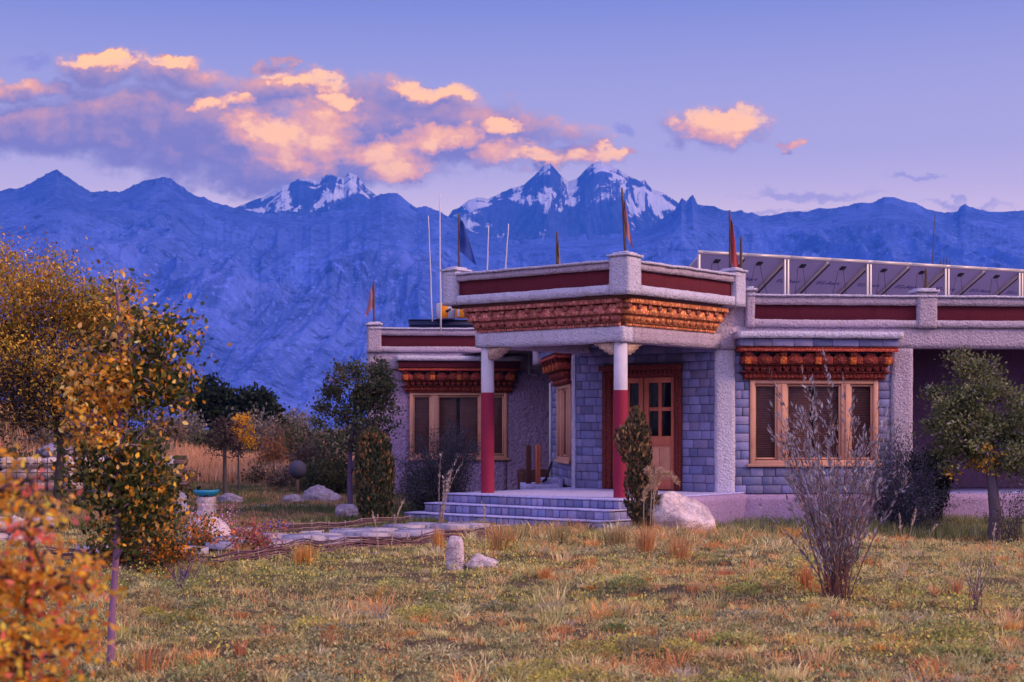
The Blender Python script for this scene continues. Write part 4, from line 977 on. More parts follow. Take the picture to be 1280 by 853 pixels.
# --- dark green tree by the left wing
d_ = 28.5; bx_ = at(438, 628, d_)[0]; b = (bx_, d_, gz(bx_, d_)-.05)
el_ = [E(448,475,d_,50,24), E(425,510,d_,36,30), E(465,520,d_,38,38), E(436,548,d_,40,24), E(488,535,d_,14,14), E(400,490,d_,16,14), E(412,545,d_,24,24), E(470,490,d_,30,24)]
tree('garden_tree', 'round dark green tree with mauve trunk standing before the left wing', 'tree', b, [b, at(437, 600, d_), at(438, 560, d_), at(445, 510, d_), at(447, 475, d_)], el_, 150, 8800, .064, [(.07, .085, .045), (.12, .13, .065), (.22, .18, .11), (.38, .18, .11)], [4, 4, 1.8, .6], 21, .06, .08, T_OVAL, 1.0, .25, barkcol=(.13, .09, .16))
mb = MB(); mb.tube([at(437, 592, d_), at(446, 572, d_), at(448, 548, d_), at(452, 520, d_)], [.05, .045, .035, .02], 6, (.13, .09, .16)); mb.build('trunk', M['bark'], bpy.data.objects['garden_tree'])
# --- tree at the right edge
d_ = 25.6; bx_ = at(1243, 670, d_)[0]; b = (bx_, d_, gz(bx_, d_)-.05)
el_ = [E(1210,455,d_,26,22), E(1200,500,d_,34,34), E(1235,505,d_,36,34), E(1200,545,d_,42,34), E(1245,560,d_,52,38), E(1190,575,d_,28,20), E(1176,548,d_,26,26), E(1270,585,d_,30,20), E(1290,530,d_,45,40), E(1275,490,d_,30,16), E(1168,490,d_,22,12), E(1310,570,d_,40,30), E(1215,440,d_,20,14), E(1180,525,d_,30,26), E(1240,460,d_,26,20)]
def pt4(pos, c, rng):
    px = 640+F*pos[:, 0]/pos[:, 1]; k = (fbm(pos[:, 0]*2.2, pos[:, 2]*2.2, 2, 81)+(px-1220)*.0026 > .60) & (rng.random(len(c)) < .6) & (pos[:, 2] < 2.55)
    return np.where(k[:, None], np.array([(.66, .36, .06)])*(1+.25*rng.normal(size=(len(c), 1))), c)
tree('veranda_tree', 'olive green tree with yellowing leaves in front of the shaded veranda', 'tree', b, [b, at(1244, 640, d_), at(1240, 600, d_), at(1232, 560, d_), at(1222, 510, d_), at(1212, 460, d_)], el_, 260, 18000, .072, [(.13, .15, .06), (.17, .19, .08), (.26, .25, .14), (.30, .28, .28)], [3, 4, 2.4, 1], 33, .11, .085, T_OVAL, .8, .2, barkcol=(.17, .11, .20), patch=pt4)
# --- small purple leaved tree and its yellow neighbour
d_ = 33.0; bx_ = at(281, 612, d_)[0]; b = (bx_, d_, gz(bx_, d_))
tree('plum_tree', 'small dark purple leaved tree with thin upright trunk', 'tree', b, [b, at(281, 585, d_), at(281, 560, d_), at(282, 535, d_)], [E(280,540,d_,26,24), E(268,556,d_,16,18), E(296,555,d_,14,20)], 70, 1500, .055, [(.06, .035, .05), (.10, .06, .07), (.14, .10, .08)], [3, 3, 1], 41, .06, .06, T_OVAL, 1, .3)
d_ = 38.0; bx_ = at(298, 598, d_)[0]; b = (bx_, d_, gz(bx_, d_))
tree('sapling', 'thin sapling with a bright golden top behind the plum leaved tree', 'tree', b, [b, at(298, 570, d_), at(299, 540, d_)], [E(300,540,d_,18,22), E(312,545,d_,10,14)], 30, 900, .07, [GOLD, (.75, .34, .03)], [1, 1], 43, .03, .07, T_OVAL, 1, .2)
# --- far dark trees on the field edge
for i, (px, py, rx, ry, lab) in enumerate(((270, 497, 27, 23, 'taller dark green tree far behind the small purple leaved tree'), (318, 505, 26, 15, 'lower dark green tree far off, right of its taller twin'))):
    d_ = 85.; x, y, z = at(px, 545, d_); b = (x, y, gz(x, y))
    tree('far_tree', lab, 'tree', b, [b, at(px, 525, d_), at(px, py, d_)], [E(px, py, d_, rx*.8, ry), E(px-10, py+12, d_, rx*.8, ry), E(px+10, py+20, d_, rx*.8, ry)], 70, 5200, .24, [(.02, .032, .02), (.03, .045, .03)], [1, 1], 50+i, .25, .30, T_CLUMP, 1, .1, group='dark trees at the far edge of the field')

# --- shrubs made of a rooted fan of stems with leaves
def shrub(name, label, cat, base, tips_px, d, nst, nleaf, lsize, cols, w, seed, tmpl=T_NARROW, width=1.0, spread=.03, r=.008, stemcol=(.16, .10, .12), basew=.12, curve=.25, start=.25, mat='leaf', along=True, group=None, dd=None, spr_up=1.0):
    """tips_px: list of (px,py,rx,ry) regions where stem tips end"""
    rng = np.random.default_rng(seed); th = thing(name, label, cat, base, group)
    dd = dd if dd is not None else d*.02
    reg = np.array(tips_px, float); ar = reg[:, 2]*reg[:, 3]; ids = rng.choice(len(reg), nst, p=ar/ar.sum())
    lines = []; pos = []; dr_ = []; tn = []
    for s in range(nst):
        px, py, rx, ry = reg[ids[s]]; a = rng.uniform(0, 2*math.pi); q = math.sqrt(rng.random())
        tip = np.array(at(px+rx*q*math.cos(a), py+ry*q*math.sin(a), d)); tip[1] += rng.normal()*dd
        b0 = np.array(base)+np.array([rng.normal()*basew, rng.normal()*basew*.6, -.04]); L = np.linalg.norm(tip-b0); k = 7
        ctrl = b0+(tip-b0)*.5+np.array([-(tip[0]-b0[0])*curve, -(tip[1]-b0[1])*curve, L*.06])+rng.normal(size=3)*L*.03
        U_ = np.linspace(0, 1, k+1)[:, None]; A = (1-U_)**2*b0+2*U_*(1-U_)*ctrl+U_**2*tip
        rr = r*rng.uniform(.6, 1.2)
        lines.append(([Vector(x) for x in A], [rr*(1-.8*i/k) for i in range(k+1)]))
        m_ = int(nleaf/nst*rng.uniform(.6, 1.4)); u = (start+(1-start)*rng.random(m_)**.8)*k; i = np.clip(u.astype(int), 0, k-1); f_ = (u-i)[:, None]
        tang = A[np.minimum(i+1, k)]-A[i]; tang /= np.maximum(1e-6, np.linalg.norm(tang, axis=1, keepdims=True))
        pos.append(A[i]*(1-f_)+A[i+1]*f_+rng.normal(size=(m_, 3))*spread); dr_.append(tang*spr_up+rng.normal(size=(m_, 3))*.45); tn.append(np.full(m_, rng.normal()))
    tubes('stems', lines, M['bark'], th, 5, stemcol)
    pos = np.concatenate(pos); dr_ = np.concatenate(dr_); tn = np.concatenate(tn)
    c = np.clip(pal(len(pos), cols, w, .2, rng)*(1+.15*tn[:, None]), .004, 1)
    scatter('foliage', tmpl, pos, dr_, rng.uniform(.6, 1.2, len(pos))*lsize, c, M[mat], th, width, rng)
    return th
def gb(px, py): 
    x, y, _ = gp(px, py, 0); 
    for _ in range(3): z = gz(x, y); x, y, _ = gp(px, py, z)
    return (x, y, z)
# willow shrub in front of the large window
b = gb(1046, 748); d_ = b[1]
shrub('willow_shrub', 'tall wispy willow shrub with silvery narrow leaves before the large window', 'shrub', b, [(1040,545,72,45),(1000,570,50,45),(1095,590,40,40),(976,450,10,46),(1047,460,10,36),(1066,470,12,45),(1005,620,62,36),(1085,620,50,40),(1105,500,24,16),(1020,500,40,40),(1100,545,36,34),(980,520,24,34)], d_, 88, 4600, .066, [(.30, .28, .36), (.42, .39, .48), (.20, .17, .22), (.34, .20, .18)], [4, 2.5, 3, 1.2], 61, T_NARROW, 1.5, .012, .0055, (.22, .10, .10), .06, .12, .2, spr_up=1.3)
# blue grey broom like bush by the veranda pier
b = gb(1125, 668); d_ = b[1]
shrub('dark_bush', 'wide dark blue grey bush at the foot of the veranda pier', 'shrub', b, [(1120,585,55,50),(1150,600,45,40),(1085,600,30,40),(1130,545,30,22),(1160,640,35,20)], d_, 200, 19000, .055, [(.10, .10, .16), (.19, .17, .26), (.08, .09, .08)], [2, 1.6, 1.6], 63, T_NARROW, 1.7, .05, .006, (.08, .06, .10), .16, .15, .1)
b = gb(1167, 640); x_, y_, z_ = at(1167, 588, 27.0)
shrub('thuja_bush', 'blackish thuja bush growing under the olive tree by the veranda', 'shrub', (x_, 27.0, gz(x_, 27.0)), [(1160,575,22,18),(1172,590,14,16)], 27.0, 60, 4500, .07, [(.012, .018, .02), (.02, .028, .025)], [1, 1], 64, T_CLUMP, .8, .05, .012, (.05, .04, .05), .08, .1, .4, dd=.2)
# dark bush before the left window
d_ = 29.2; x_ = at(556, 640, d_)[0]; b = (x_, d_, gz(x_, d_))
shrub('dark_bush', 'wide dusky bush hiding the lower part of the left wing window', 'shrub', b, [(550,575,46,45),(520,590,30,35),(585,560,22,35),(560,545,30,20),(510,610,25,20)], d_, 240, 29000, .055, [(.08, .08, .11), (.14, .12, .18), (.06, .07, .06)], [2, 1.4, 2], 65, T_NARROW, 1.7, .055, .007, (.08, .06, .09), .2, .15, .1)
# silver sprig by the steps
b = gb(551, 668); d_ = b[1]
shrub('silver_sprig', 'thin pale sprig with silvery leaves standing before the steps', 'plant', b, [(551,524,3,6),(575,575,5,6),(537,600,5,5),(562,600,8,14),(553,560,8,16)], d_, 9, 300, .055, [(.42, .38, .40), (.55, .46, .38), (.32, .30, .38)], [1, 1, 1], 67, T_NARROW, 1.6, .012, .008, (.40, .28, .26), .03, .35, .22, spr_up=1.6)
# columnar thuja
def thuja(name, label, base, prof, d, n, seed, cols, w, lean=0):
    rng = np.random.default_rng(seed); th = thing(name, label, 'thuja', base)
    mb = MB(); mb.tube([base, (base[0], base[1], base[2]+.5)], [.05, .03], 6, (.12, .08, .09)); mb.build('trunk', M['bark'], th)
    pr = np.array(prof, float)       # rows: py, px centre, half width px
    py = rng.uniform(pr[0, 0], pr[-1, 0], n); cx = np.interp(py, pr[:, 0], pr[:, 1]); hw = np.interp(py, pr[:, 0], pr[:, 2])*(1+.16*(fbm(py*.12, py*0+seed, 2, seed)-.5))
    a = rng.uniform(0, 2*math.pi, n); rr = rng.random(n)**.35
    lump = 1+.22*(fbm(a*1.6+seed, py*.09, 3, seed+4)-.5)
    x = (cx-640)/F*d+hw/F*d*rr*np.cos(a)*lump; y = d+hw/F*d*rr*np.sin(a)*lump; z = EYE+(HY-py)/F*d
    dr_ = np.stack([np.cos(a)*.35*rr, np.sin(a)*.35*rr, np.ones(n)], 1)+rng.normal(size=(n, 3))*.16
    c = pal(n, cols[:2], [1, 1], .25, rng)
    tp = (rr > .8) & (rng.random(n) < w*(.3+1.2*(1-(py-pr[0, 0])/(pr[-1, 0]-pr[0, 0])))) & (fbm(a*2, py*.1, 2, seed+9) > .42)
    c = np.where(tp[:, None], np.array(cols[2])*(1+.2*rng.normal(size=(n, 1))), c)
    scatter('foliage', T_CLUMP, np.stack([x, y, z], 1), dr_, rng.uniform(.6, 1.25, n)*.075, np.clip(c, .004, 1), M['needle'], th, .55, rng); return th
b = gb(470, 655); thuja('thuja', 'columnar thuja with rusty tips left of the porch steps', b, [(538,466,4),(548,467,17),(565,468,22),(600,468,25),(635,469,22),(655,470,14)], b[1], 6500, 70, [(.06, .07, .045), (.11, .11, .06), (.38, .19, .08)], .35)
b = gb(803, 668); thuja('thuja', 'ragged leaning thuja growing before the porch corner column', b, [(512,795,2),(524,797,8),(538,792,19),(552,790,25),(570,795,22),(590,800,15),(610,801,20),(635,803,22),(655,806,17),(668,806,11)], b[1], 3000, 72, [(.06, .065, .035), (.13, .09, .065), (.36, .22, .11)], .5)
# pampas plume and dry stalks round the thuja
def blades(name, pos, h, wdt, cols, bend, mat='blade', parent=None, rng=NP, dirn=None, kink=.0):
    """grass blades; pos Nx3, h N, bend N (horizontal lean as share of height)"""
    n = len(pos); a = rng.uniform(0, 2*math.pi, n) if dirn is None else dirn; d2 = np.stack([np.cos(a), np.sin(a), a*0], 1); fa = rng.uniform(0, math.pi, n); sd_ = np.stack([np.cos(fa), np.sin(fa), fa*0], 1)*(np.asarray(wdt)*np.ones(n))[:, None]*.5
    h = np.asarray(h)*np.ones(n); bend = np.asarray(bend)*np.ones(n); up = np.array([0, 0, 1.])
    p0 = pos; p1 = pos+up*(h*.55)[:, None]+d2*(h*bend*.28)[:, None]; p2 = pos+up*(h*(1-.25*bend))[:, None]+d2*(h*bend)[:, None]
    v = np.stack([p0-sd_, p0+sd_, p1+sd_*.8, p1-sd_*.8, p2], 1).reshape(-1, 3)
    b_ = (np.arange(n)*5)[:, None]; f4 = b_+np.array([[0, 1, 2, 3]]); f3 = b_+np.array([[3, 2, 4]])
    return mesh_np(name, v, [f4, f3], M[mat], parent, np.concatenate([cols, cols]))
def tuft(label, px, py, hpx, wpx, cols, n=120, name='grass_tuft', cat='grass tuft', group=None, bend=.35, seed=None, wd=.006, stalks=False, spreadb=.35):
    rng = np.random.default_rng(int(px*7+py)); b = gb(px, py); d = b[1]; h = hpx/F*d; w_ = wpx/F*d
    r = np.abs(rng.normal(size=n))*w_*spreadb*.5; a = rng.uniform(0, 2*math.pi, n)
    pos = np.stack([b[0]+r*np.cos(a), b[1]+r*np.sin(a), np.full(n, b[2]-.02)], 1)
    hh = h*rng.uniform(.45, 1.05, n); bd = np.abs(rng.normal(size=n))*(w_/h)*bend
    th = blades(name, pos, hh, wd*rng.uniform(.7, 1.3, n), pal(n, cols, None, .25, rng), bd, rng=rng, dirn=a+rng.normal(size=n)*.5)
    m_ = th.data; off = np.array(b, np.float32); co = np.empty(len(m_.vertices)*3, np.float32); m_.vertices.foreach_get('co', co); m_.vertices.foreach_set('co', (co.reshape(-1, 3)-off).ravel()); th.location = b; m_.update()
    return tagp(th, label, cat, group)
TO = [(.80, .34, .08), (.70, .42, .12), (.55, .24, .08)]; TS = [(.62, .42, .24), (.50, .32, .18), (.42, .34, .16)]; TR = [(.62, .22, .12), (.70, .30, .16)]; TG = [(.16, .16, .07), (.24, .22, .09), (.40, .30, .12)]
G1 = 'dry grass tufts dotted over the garden'
tuft('bright golden grass tuft against the wattle edging', 380, 706, 34, 40, TO, 260, group=G1)
tuft('golden upright tuft beside the wattle, left of the white standing stone', 547, 690, 38, 22, TO, 160, group=G1)
tuft('wide tan grass tuft right of the white standing stone', 625, 688, 46, 60, TS+TO[:1], 320, group=G1)
tuft('small round orange tuft in the lawn under the steps', 682, 724, 22, 26, TR+TO, 170, group=G1)
tuft('orange tuft at the left foot of the willow shrub', 1007, 738, 42, 34, TO+TR, 200, group=G1)
tuft('pinkish orange thin tuft between willow shrub and bare sapling', 1196, 744, 32, 28, TR+TS, 110, group=G1)
tuft('yellow tuft under the plinth left of the willow shrub', 992, 680, 28, 46, TG+TO, 260, group=G1)
tuft('salmon coloured sparse tuft low in the lawn, left', 412, 808, 36, 26, TR+TS, 60, group=G1)
tuft('low orange tuft at the left of the lawn', 335, 790, 18, 28, TO+TR, 120, group=G1)
tuft('dark tan tuft left of the ragged thuja', 772, 684, 40, 50, TG+TS, 300, group=G1)
tuft('tall orange tuft at the root of the ragged thuja', 806, 694, 50, 46, TO+TR+TS, 320, group=G1)
tuft('long straw tuft in front of the white boulder', 848, 700, 48, 52, TS+TO+TR, 240, group=G1)
tuft('small pink brown tuft right of the white boulder tuft', 905, 722, 18, 36, TR, 140, group=G1)
tuft('small bright orange tuft below the ragged thuja', 770, 722, 16, 18, TO, 90, group=G1)
tuft('orange tuft at the lower right edge of the lawn', 1262, 812, 24, 30, TO+TR, 120, group=G1)
tuft('yellow orange tuft at the far left of the wattle edging', 300, 700, 26, 40, TO+TG, 200, group=G1)
tuft('pale dry weed cluster before the steps', 700, 680, 34, 60, TS+TG, 220, group=G1)
rt = random.Random(99); cols_ = [('orange', TR+TO), ('rust', TR), ('tan', TS), ('golden', TO), ('straw and olive', TS+TG)]
MARKS = [(412,808,'the salmon tuft low in the lawn'),(569,712,'the standing stone'),(602,714,'the low white stone'),(682,724,'the round orange tuft'),(770,722,'the tuft below the ragged thuja'),(905,722,'the pink brown tuft'),(1046,748,'the willow shrub'),(1196,744,'the pinkish orange tuft'),(1221,762,'the bare sapling'),(1262,812,'the orange tuft at the lawn edge'),(138,833,'the slender tree'),(380,706,'the golden tuft by the wattle'),(226,738,'the purple twigs')]
SZ = ['tiny', 'small', 'squat', 'spiky', 'wispy', 'loose', 'flattened', 'ragged', 'thin', 'rounded']; used_ = set(); k_ = 0
while k_ < 90:
    px = rt.uniform(150, 1275); py = rt.uniform(722, 850); nm_, cc = rt.choice(cols_); mk = min(MARKS, key=lambda m: math.hypot((m[0]-px), (m[1]-py)*1.6)); dx, dy = px-mk[0], py-mk[1]
    side = ('left of' if dx < 0 else 'right of') if abs(dx) > abs(dy)*1.5 else ('nearer the viewer than' if dy > 0 else 'just beyond'); dist_ = 'close' if math.hypot(dx, dy) < 60 else 'some way'
    lab = f'{rt.choice(SZ)} {nm_} tuft {dist_} {side} {mk[2]}' if side[0] in 'lr' else f'{rt.choice(SZ)} {nm_} tuft {side} {mk[2]}'
    if lab in used_ or math.hypot(dx, dy) < 12: continue
    used_.add(lab); k_ += 1; sc_ = (py-535)/220
    tuft(lab, px, py, rt.uniform(9, 21)*sc_, rt.uniform(14, 30)*sc_, cc, rt.randint(50, 110), group='small dry tufts scattered over the lawn', wd=.007, bend=.6)
# tall single stalks
def stalk(label, px, py, hpx, lean, col, head=0):
    b = gb(px, py); d = b[1]; h = hpx/F*d; t = (b[0]+lean/F*d, b[1], b[2]+h); th = thing('dry_stalk', label, 'stalk', b, 'single dry stalks')
    mb = MB(); k = 6; mb.tube([(b[0]+(t[0]-b[0])*(i/k)**2, b[1], b[2]+h*i/k) for i in range(k+1)], [.005*(1-.6*i/k) for i in range(k+1)], 4, col); mb.build('stem', M['bark'], th)
    rng = np.random.default_rng(px); n = 34 if head else 8; u = rng.random(n)*.3+.7
    pos = np.stack([b[0]+(t[0]-b[0])*u**2, np.full(n, d), b[2]+h*u], 1)+rng.normal(size=(n, 3))*.008; scatter('seed_head', T_NARROW, pos, rng.normal(size=(n, 3))*.4+np.array([0, 0, 1.]), .035, pal(n, [col], None, .2, rng), M['leaf'], th, 1.5, rng)
SC = (.62, .46, .38)
for i, (a, q, h_, ln, lab) in enumerate(((1128,704,60,-4,'left one of two tall dry stalks under the dark bush'),(1134,704,66,12,'right one of two tall dry stalks under the dark bush'),(1112,752,44,22,'short pale stalk leaning right, in the lawn beside the willow shrub'),
        (1240,712,56,4,'pale stalk standing before the veranda tree trunk'),(607,700,70,-2,'thin stalk rising before the middle of the steps'),(473,690,52,-8,'pale stalk at the foot of the columnar thuja'),(489,690,64,16,'tall stalk right of the columnar thuja'),(1158,684,28,14,'short bent stalk under the veranda wall'))):
    stalk(lab, a, q, h_, ln, SC, 1)
# pampas plume
b = gb(812, 672); d_ = b[1]; th = thing('plume_grass', 'buff feathery plume arching beside the ragged thuja', 'plume grass', b)
rng = np.random.default_rng(5); mb = MB(); pos = []; dr_ = []
for (x0, y0, x1, y1, x2, y2) in ((815,665,818,560,848,604),(818,665,815,585,826,588),(812,668,818,570,808,590),(806,668,800,600,818,610)):
    A = []
    for i in range(13):
        u = i/12; A.append(at((1-u)**2*x0+2*u*(1-u)*x1+u*u*x2, (1-u)**2*y0+2*u*(1-u)*y1+u*u*y2, d_-.1))
    mb.tube(A, .006, 4, (.5, .38, .28)); A = np.array(A); m_ = 420; u = (.38+.62*rng.random(m_))*12; i = np.clip(u.astype(int), 0, 11); f_ = (u-i)[:, None]
    pos.append(A[i]*(1-f_)+A[i+1]*f_+rng.normal(size=(m_, 3))*.018); t_ = A[i+1]-A[i]; dr_.append(t_/np.linalg.norm(t_, axis=1, keepdims=True)+rng.normal(size=(m_, 3))*.5)
mb.build('stems', M['bark'], th); pos = np.concatenate(pos); dr_ = np.concatenate(dr_)
scatter('plume', T_NARROW, pos, dr_, .055, pal(len(pos), [(.66, .48, .36), (.52, .34, .24)], None, .15), M['leaf'], th, .8)
# bare thin sapling at right, small weeds
b = gb(1221, 762)
shrub('bare_sapling', 'small leafless sapling with purple twigs at the right of the lawn', 'sapling', b, [(1200,690,10,12),(1222,688,12,14),(1243,712,8,8),(1215,705,16,14)], b[1], 11, 60, .03, [(.3, .2, .22)], None, 75, T_NARROW, 1.2, .01, .006, (.24, .14, .20), .025, .2, .5)
b = gb(226, 738)
shrub('purple_twigs', 'clump of dark purple twigs below the wattle edging, left', 'shrub', b, [(247,700,10,12),(215,705,10,12),(232,700,16,14)], b[1], 16, 130, .035, [(.30, .14, .05), (.14, .09, .12)], None, 77, T_NARROW, 1.6, .015, .009, (.16, .10, .20), .04, .1, .4)
b = gb(1262, 680)
shrub('thin_shrub', 'sparse dark twiggy shrub at the right edge below the veranda', 'shrub', b, [(1262,610,28,26),(1285,600,20,30),(1250,640,22,16)], b[1], 42, 900, .04, [(.07, .07, .06), (.14, .13, .13)], None, 78, T_OVAL, .9, .03, .006, (.10, .07, .11), .12, .1, .2)
# orange and red undergrowth below the slender tree
for i, (px, py, cx, cy, rx, ry, cols, n, lab) in enumerate((
    (160,712,165,665,60,34,[DGREEN, OLIVE, RUST],2600,'dense dark green undergrowth bush at the foot of the slender tree'),
    (215,712,218,680,36,22,[RUST, OLIVE, ORANGE, DGREEN],1600,'rusty leaved bush right of the slender tree'),
    (315,692,312,668,28,20,[(.55, .16, .08), (.35, .22, .12), (.45, .12, .14)],900,'reddish weedy bush right of the white rock'),
    (246,690,245,655,26,18,[(.80, .25, .03), RUST, OLIVE],700,'small bush with bright orange leaves before the white rock'))):
    b = gb(px, py); shrub('low_bush', lab, 'bush', b, [(cx,cy,rx,ry)], b[1], 46, n, .05, cols, None, 90+i, T_OVAL, 1.1, .04, .006, (.12, .07, .08), .25, .05, .1)
# pink flowers on the white rock
b = gb(282, 676); rng = np.random.default_rng(4); n = 420; x_ = (rng.uniform(232, 298, n)-640)/F*b[1]; y_ = b[1]+rng.uniform(-.5, .4, n); z_ = rng.uniform(.05, .55, n)
o = scatter('flowers', T_OVAL, np.stack([x_, y_, z_], 1), rng.normal(size=(n, 3))+np.array([0, -.5, .5]), .032, pal(n, [(.60, .26, .50), (.75, .45, .62), (.45, .12, .20), (.14, .14, .06)], None, .2), M['leaf']); tagp(o, 'pink and magenta flowers sprinkled before the white rock', kind='stuff')
# blue-violet flowers near path
n = 160; x_ = (rng.uniform(330, 362, n)-640)/F*24; o = scatter('flowers', T_OVAL, np.stack([x_, 24+rng.uniform(-.3, .3, n), rng.uniform(.05, .22, n)], 1), rng.normal(size=(n, 3)), .035, pal(n, [(.22, .14, .65), (.75, .20, .10), (.10, .10, .05)], None, .2), M['leaf']); tagp(o, 'violet and red flowers along the garden path', kind='stuff')

# ------------------------------------------------------------------ rocks
import bmesh
def rock(name, label, px, py, wpx, hpx, dep, mat, seed, group=None, sq=1.0, rot=0, lump=.22, sub=4, d=None, shape=None):
    if d is None: b = gb(px, py); d = b[1]
    else: x = (px-640)/F*d; b = (x, d, EYE-(py-HY)/F*d)
    bm_ = bmesh.new(); bmesh.ops.create_icosphere(bm_, subdivisions=sub, radius=1); off = Vector((seed*3.1, seed*1.7, seed))
    W2, H2 = wpx/F*d/2, hpx/F*d
    planes = [(Vector((math.sin(seed*7.3+i*2.4)*math.cos(i), math.cos(seed*5.1+i*1.9)*math.cos(i*.7), math.sin(i*1.3+seed))).normalized(), rndp) for i, rndp in enumerate([.74, .80, .70, .84, .78, .72, .86, .80, .75])]
    for v_ in bm_.verts:
        p = v_.co.copy()
        for nrm, dd_ in planes:
            e = p.dot(nrm)-dd_
            if e > 0: p -= nrm*e*.85
        p += p.normalized()*(mnoise.fractal(p*1.4+off, 1.0, 2.0, 4)*lump)
        if shape: p = shape(p)
        v_.co = p
    xs = [v_.co.x for v_ in bm_.verts]; zs = [v_.co.z for v_ in bm_.verts]
    sx = 2*W2/(max(xs)-min(xs)); szz = H2*1.25/(max(zs)-min(zs)); zmin = min(zs); mx_ = (max(xs)+min(xs))/2
    for v_ in bm_.verts: v_.co = Vector(((v_.co.x-mx_)*sx, v_.co.y*dep/2, (v_.co.z-zmin)*szz-H2*.25))
    me = bpy.data.meshes.new(name); bm_.to_mesh(me); bm_.free()
    for p in me.polygons: p.use_smooth = False if sub < 4 else True
    o = bpy.data.objects.new(name, me); COL.objects.link(o); me.materials.append(M[mat]); o.location = b; o.rotation_euler.z = rot
    return tagp(o, label, 'rock', group)
rock('boulder', 'big white boulder beside the ragged thuja', 848, 668, 92, 54, 1.0, 'rock_white', 2, lump=.16, sub=5)
rock('boulder', 'white standing stone at the edge of the lawn', 569, 712, 23, 42, .22, 'rock_white', 17, lump=.08, shape=lambda p: Vector((math.copysign(abs(p.x)**.5, p.x)*(1-.16*p.z), math.copysign(abs(p.y)**.7, p.y), math.copysign(abs(p.z)**.6, p.z)*(1+.10*p.x))))
rock('boulder', 'low white stone lying right of the standing one', 602, 714, 46, 22, .32, 'rock_white', 6)
rock('boulder', 'large grey boulder in the garden left of the dark green tree', 402, 630, 52, 24, .8, 'rock_grey', 8)
rock('boulder', 'flat grey stone at the left end of the large grey boulder', 366, 630, 28, 12, .5, 'rock_grey', 9)
rock('boulder', 'rounded grey stone at the foot of the dark green tree', 434, 648, 32, 18, .45, 'rock_grey', 10)
rock('boulder', 'pale round boulder in the dry grass beyond the purple leaved tree', 309, 600, 26, 12, .7, 'rock_white', 11)
rock('slab_stone', 'slanting dark slab right of the blue bowl', 287, 630, 34, 14, .5, 'rock_grey', 12)
rock('boulder', 'upright white slab leaning left of the blue bowl', 226, 646, 22, 34, .3, 'rock_white', 13)
rock('boulder', 'wide white rock with pink flowers below the blue bowl', 260, 678, 62, 32, .8, 'rock_white', 14)
rock('boulder', 'large mauve boulder on top of the stone wall, far left', 70, 574, 42, 22, 1.4, 'rock_grey', 16, d=36)
# bowl on its pedestal
b = gb(258, 650); d_ = b[1]; pd = thing('bowl_pedestal', 'waisted pale stone pedestal carrying the blue bowl', 'pedestal', b)
zt = EYE+(HY-621)/F*d_; r_ = 13/F*d_; h_ = zt-b[2]
mb = MB(); mb.lathe(b[0], b[1], [(0, b[2]-.05), (r_*1.15, b[2]-.05), (r_*1.2, b[2]+.04), (r_*.95, b[2]+h_*.3), (r_*.82, b[2]+h_*.6), (r_*.95, b[2]+h_*.85), (r_*.9, zt), (0, zt)], 14)
mb.v = [tuple(Vector(v_)+mnoise.noise_vector(Vector(v_)*9)*.018) for v_ in mb.v]; mb.build('stone', M['rock_white'], pd, True)
bw_ = thing('blue_bowl', 'shallow turquoise blue bowl on the stone pedestal', 'bowl', (b[0], b[1], zt))
R_ = 15.5/F*d_; mb = MB(); mb.lathe(b[0], b[1], [(0, zt+.002), (R_*.55, zt+.004), (R_*.86, zt+.03), (R_, zt+.085), (R_*1.02, zt+.12), (R_*.96, zt+.122), (R_*.9, zt+.10), (0, zt+.09)], 28); mb.build('dish', M['blue_glaze'], bw_, True)
n = 90; rng = np.random.default_rng(8); a = rng.uniform(0, 6.28, n); q = R_*.8*np.sqrt(rng.random(n)); scatter('foliage', T_OVAL, np.stack([b[0]+q*np.cos(a), b[1]+q*np.sin(a), np.full(n, zt+.10)], 1), rng.normal(size=(n, 3))*.5+np.array([0,0,.6]), .04, pal(n, [(.05, .04, .04), (.07, .06, .03)]), M['leaf'], bw_)['kind'] = 'stuff'
# round dark ball in the bushes
q = at(372, 587, 37.0); gl_ = thing('garden_globe', 'round dark grey globe on a short post among the far bushes', 'globe', (q[0], 37.0, gz(q[0], 37)))
mb = MB(); mb.tube([(q[0], 37, gz(q[0], 37)-.1), (q[0], 37, q[2]-.15)], .04, 8); mb.build('post', M['iron'], gl_)
mb = MB(); mb.lathe(q[0], 37., [(.215*math.sin(math.pi*i/14), q[2]-.215*math.cos(math.pi*i/14)) for i in range(15)], 26); mb.build('globe', plain('slate_globe', (.06, .055, .11), .8), gl_, True)
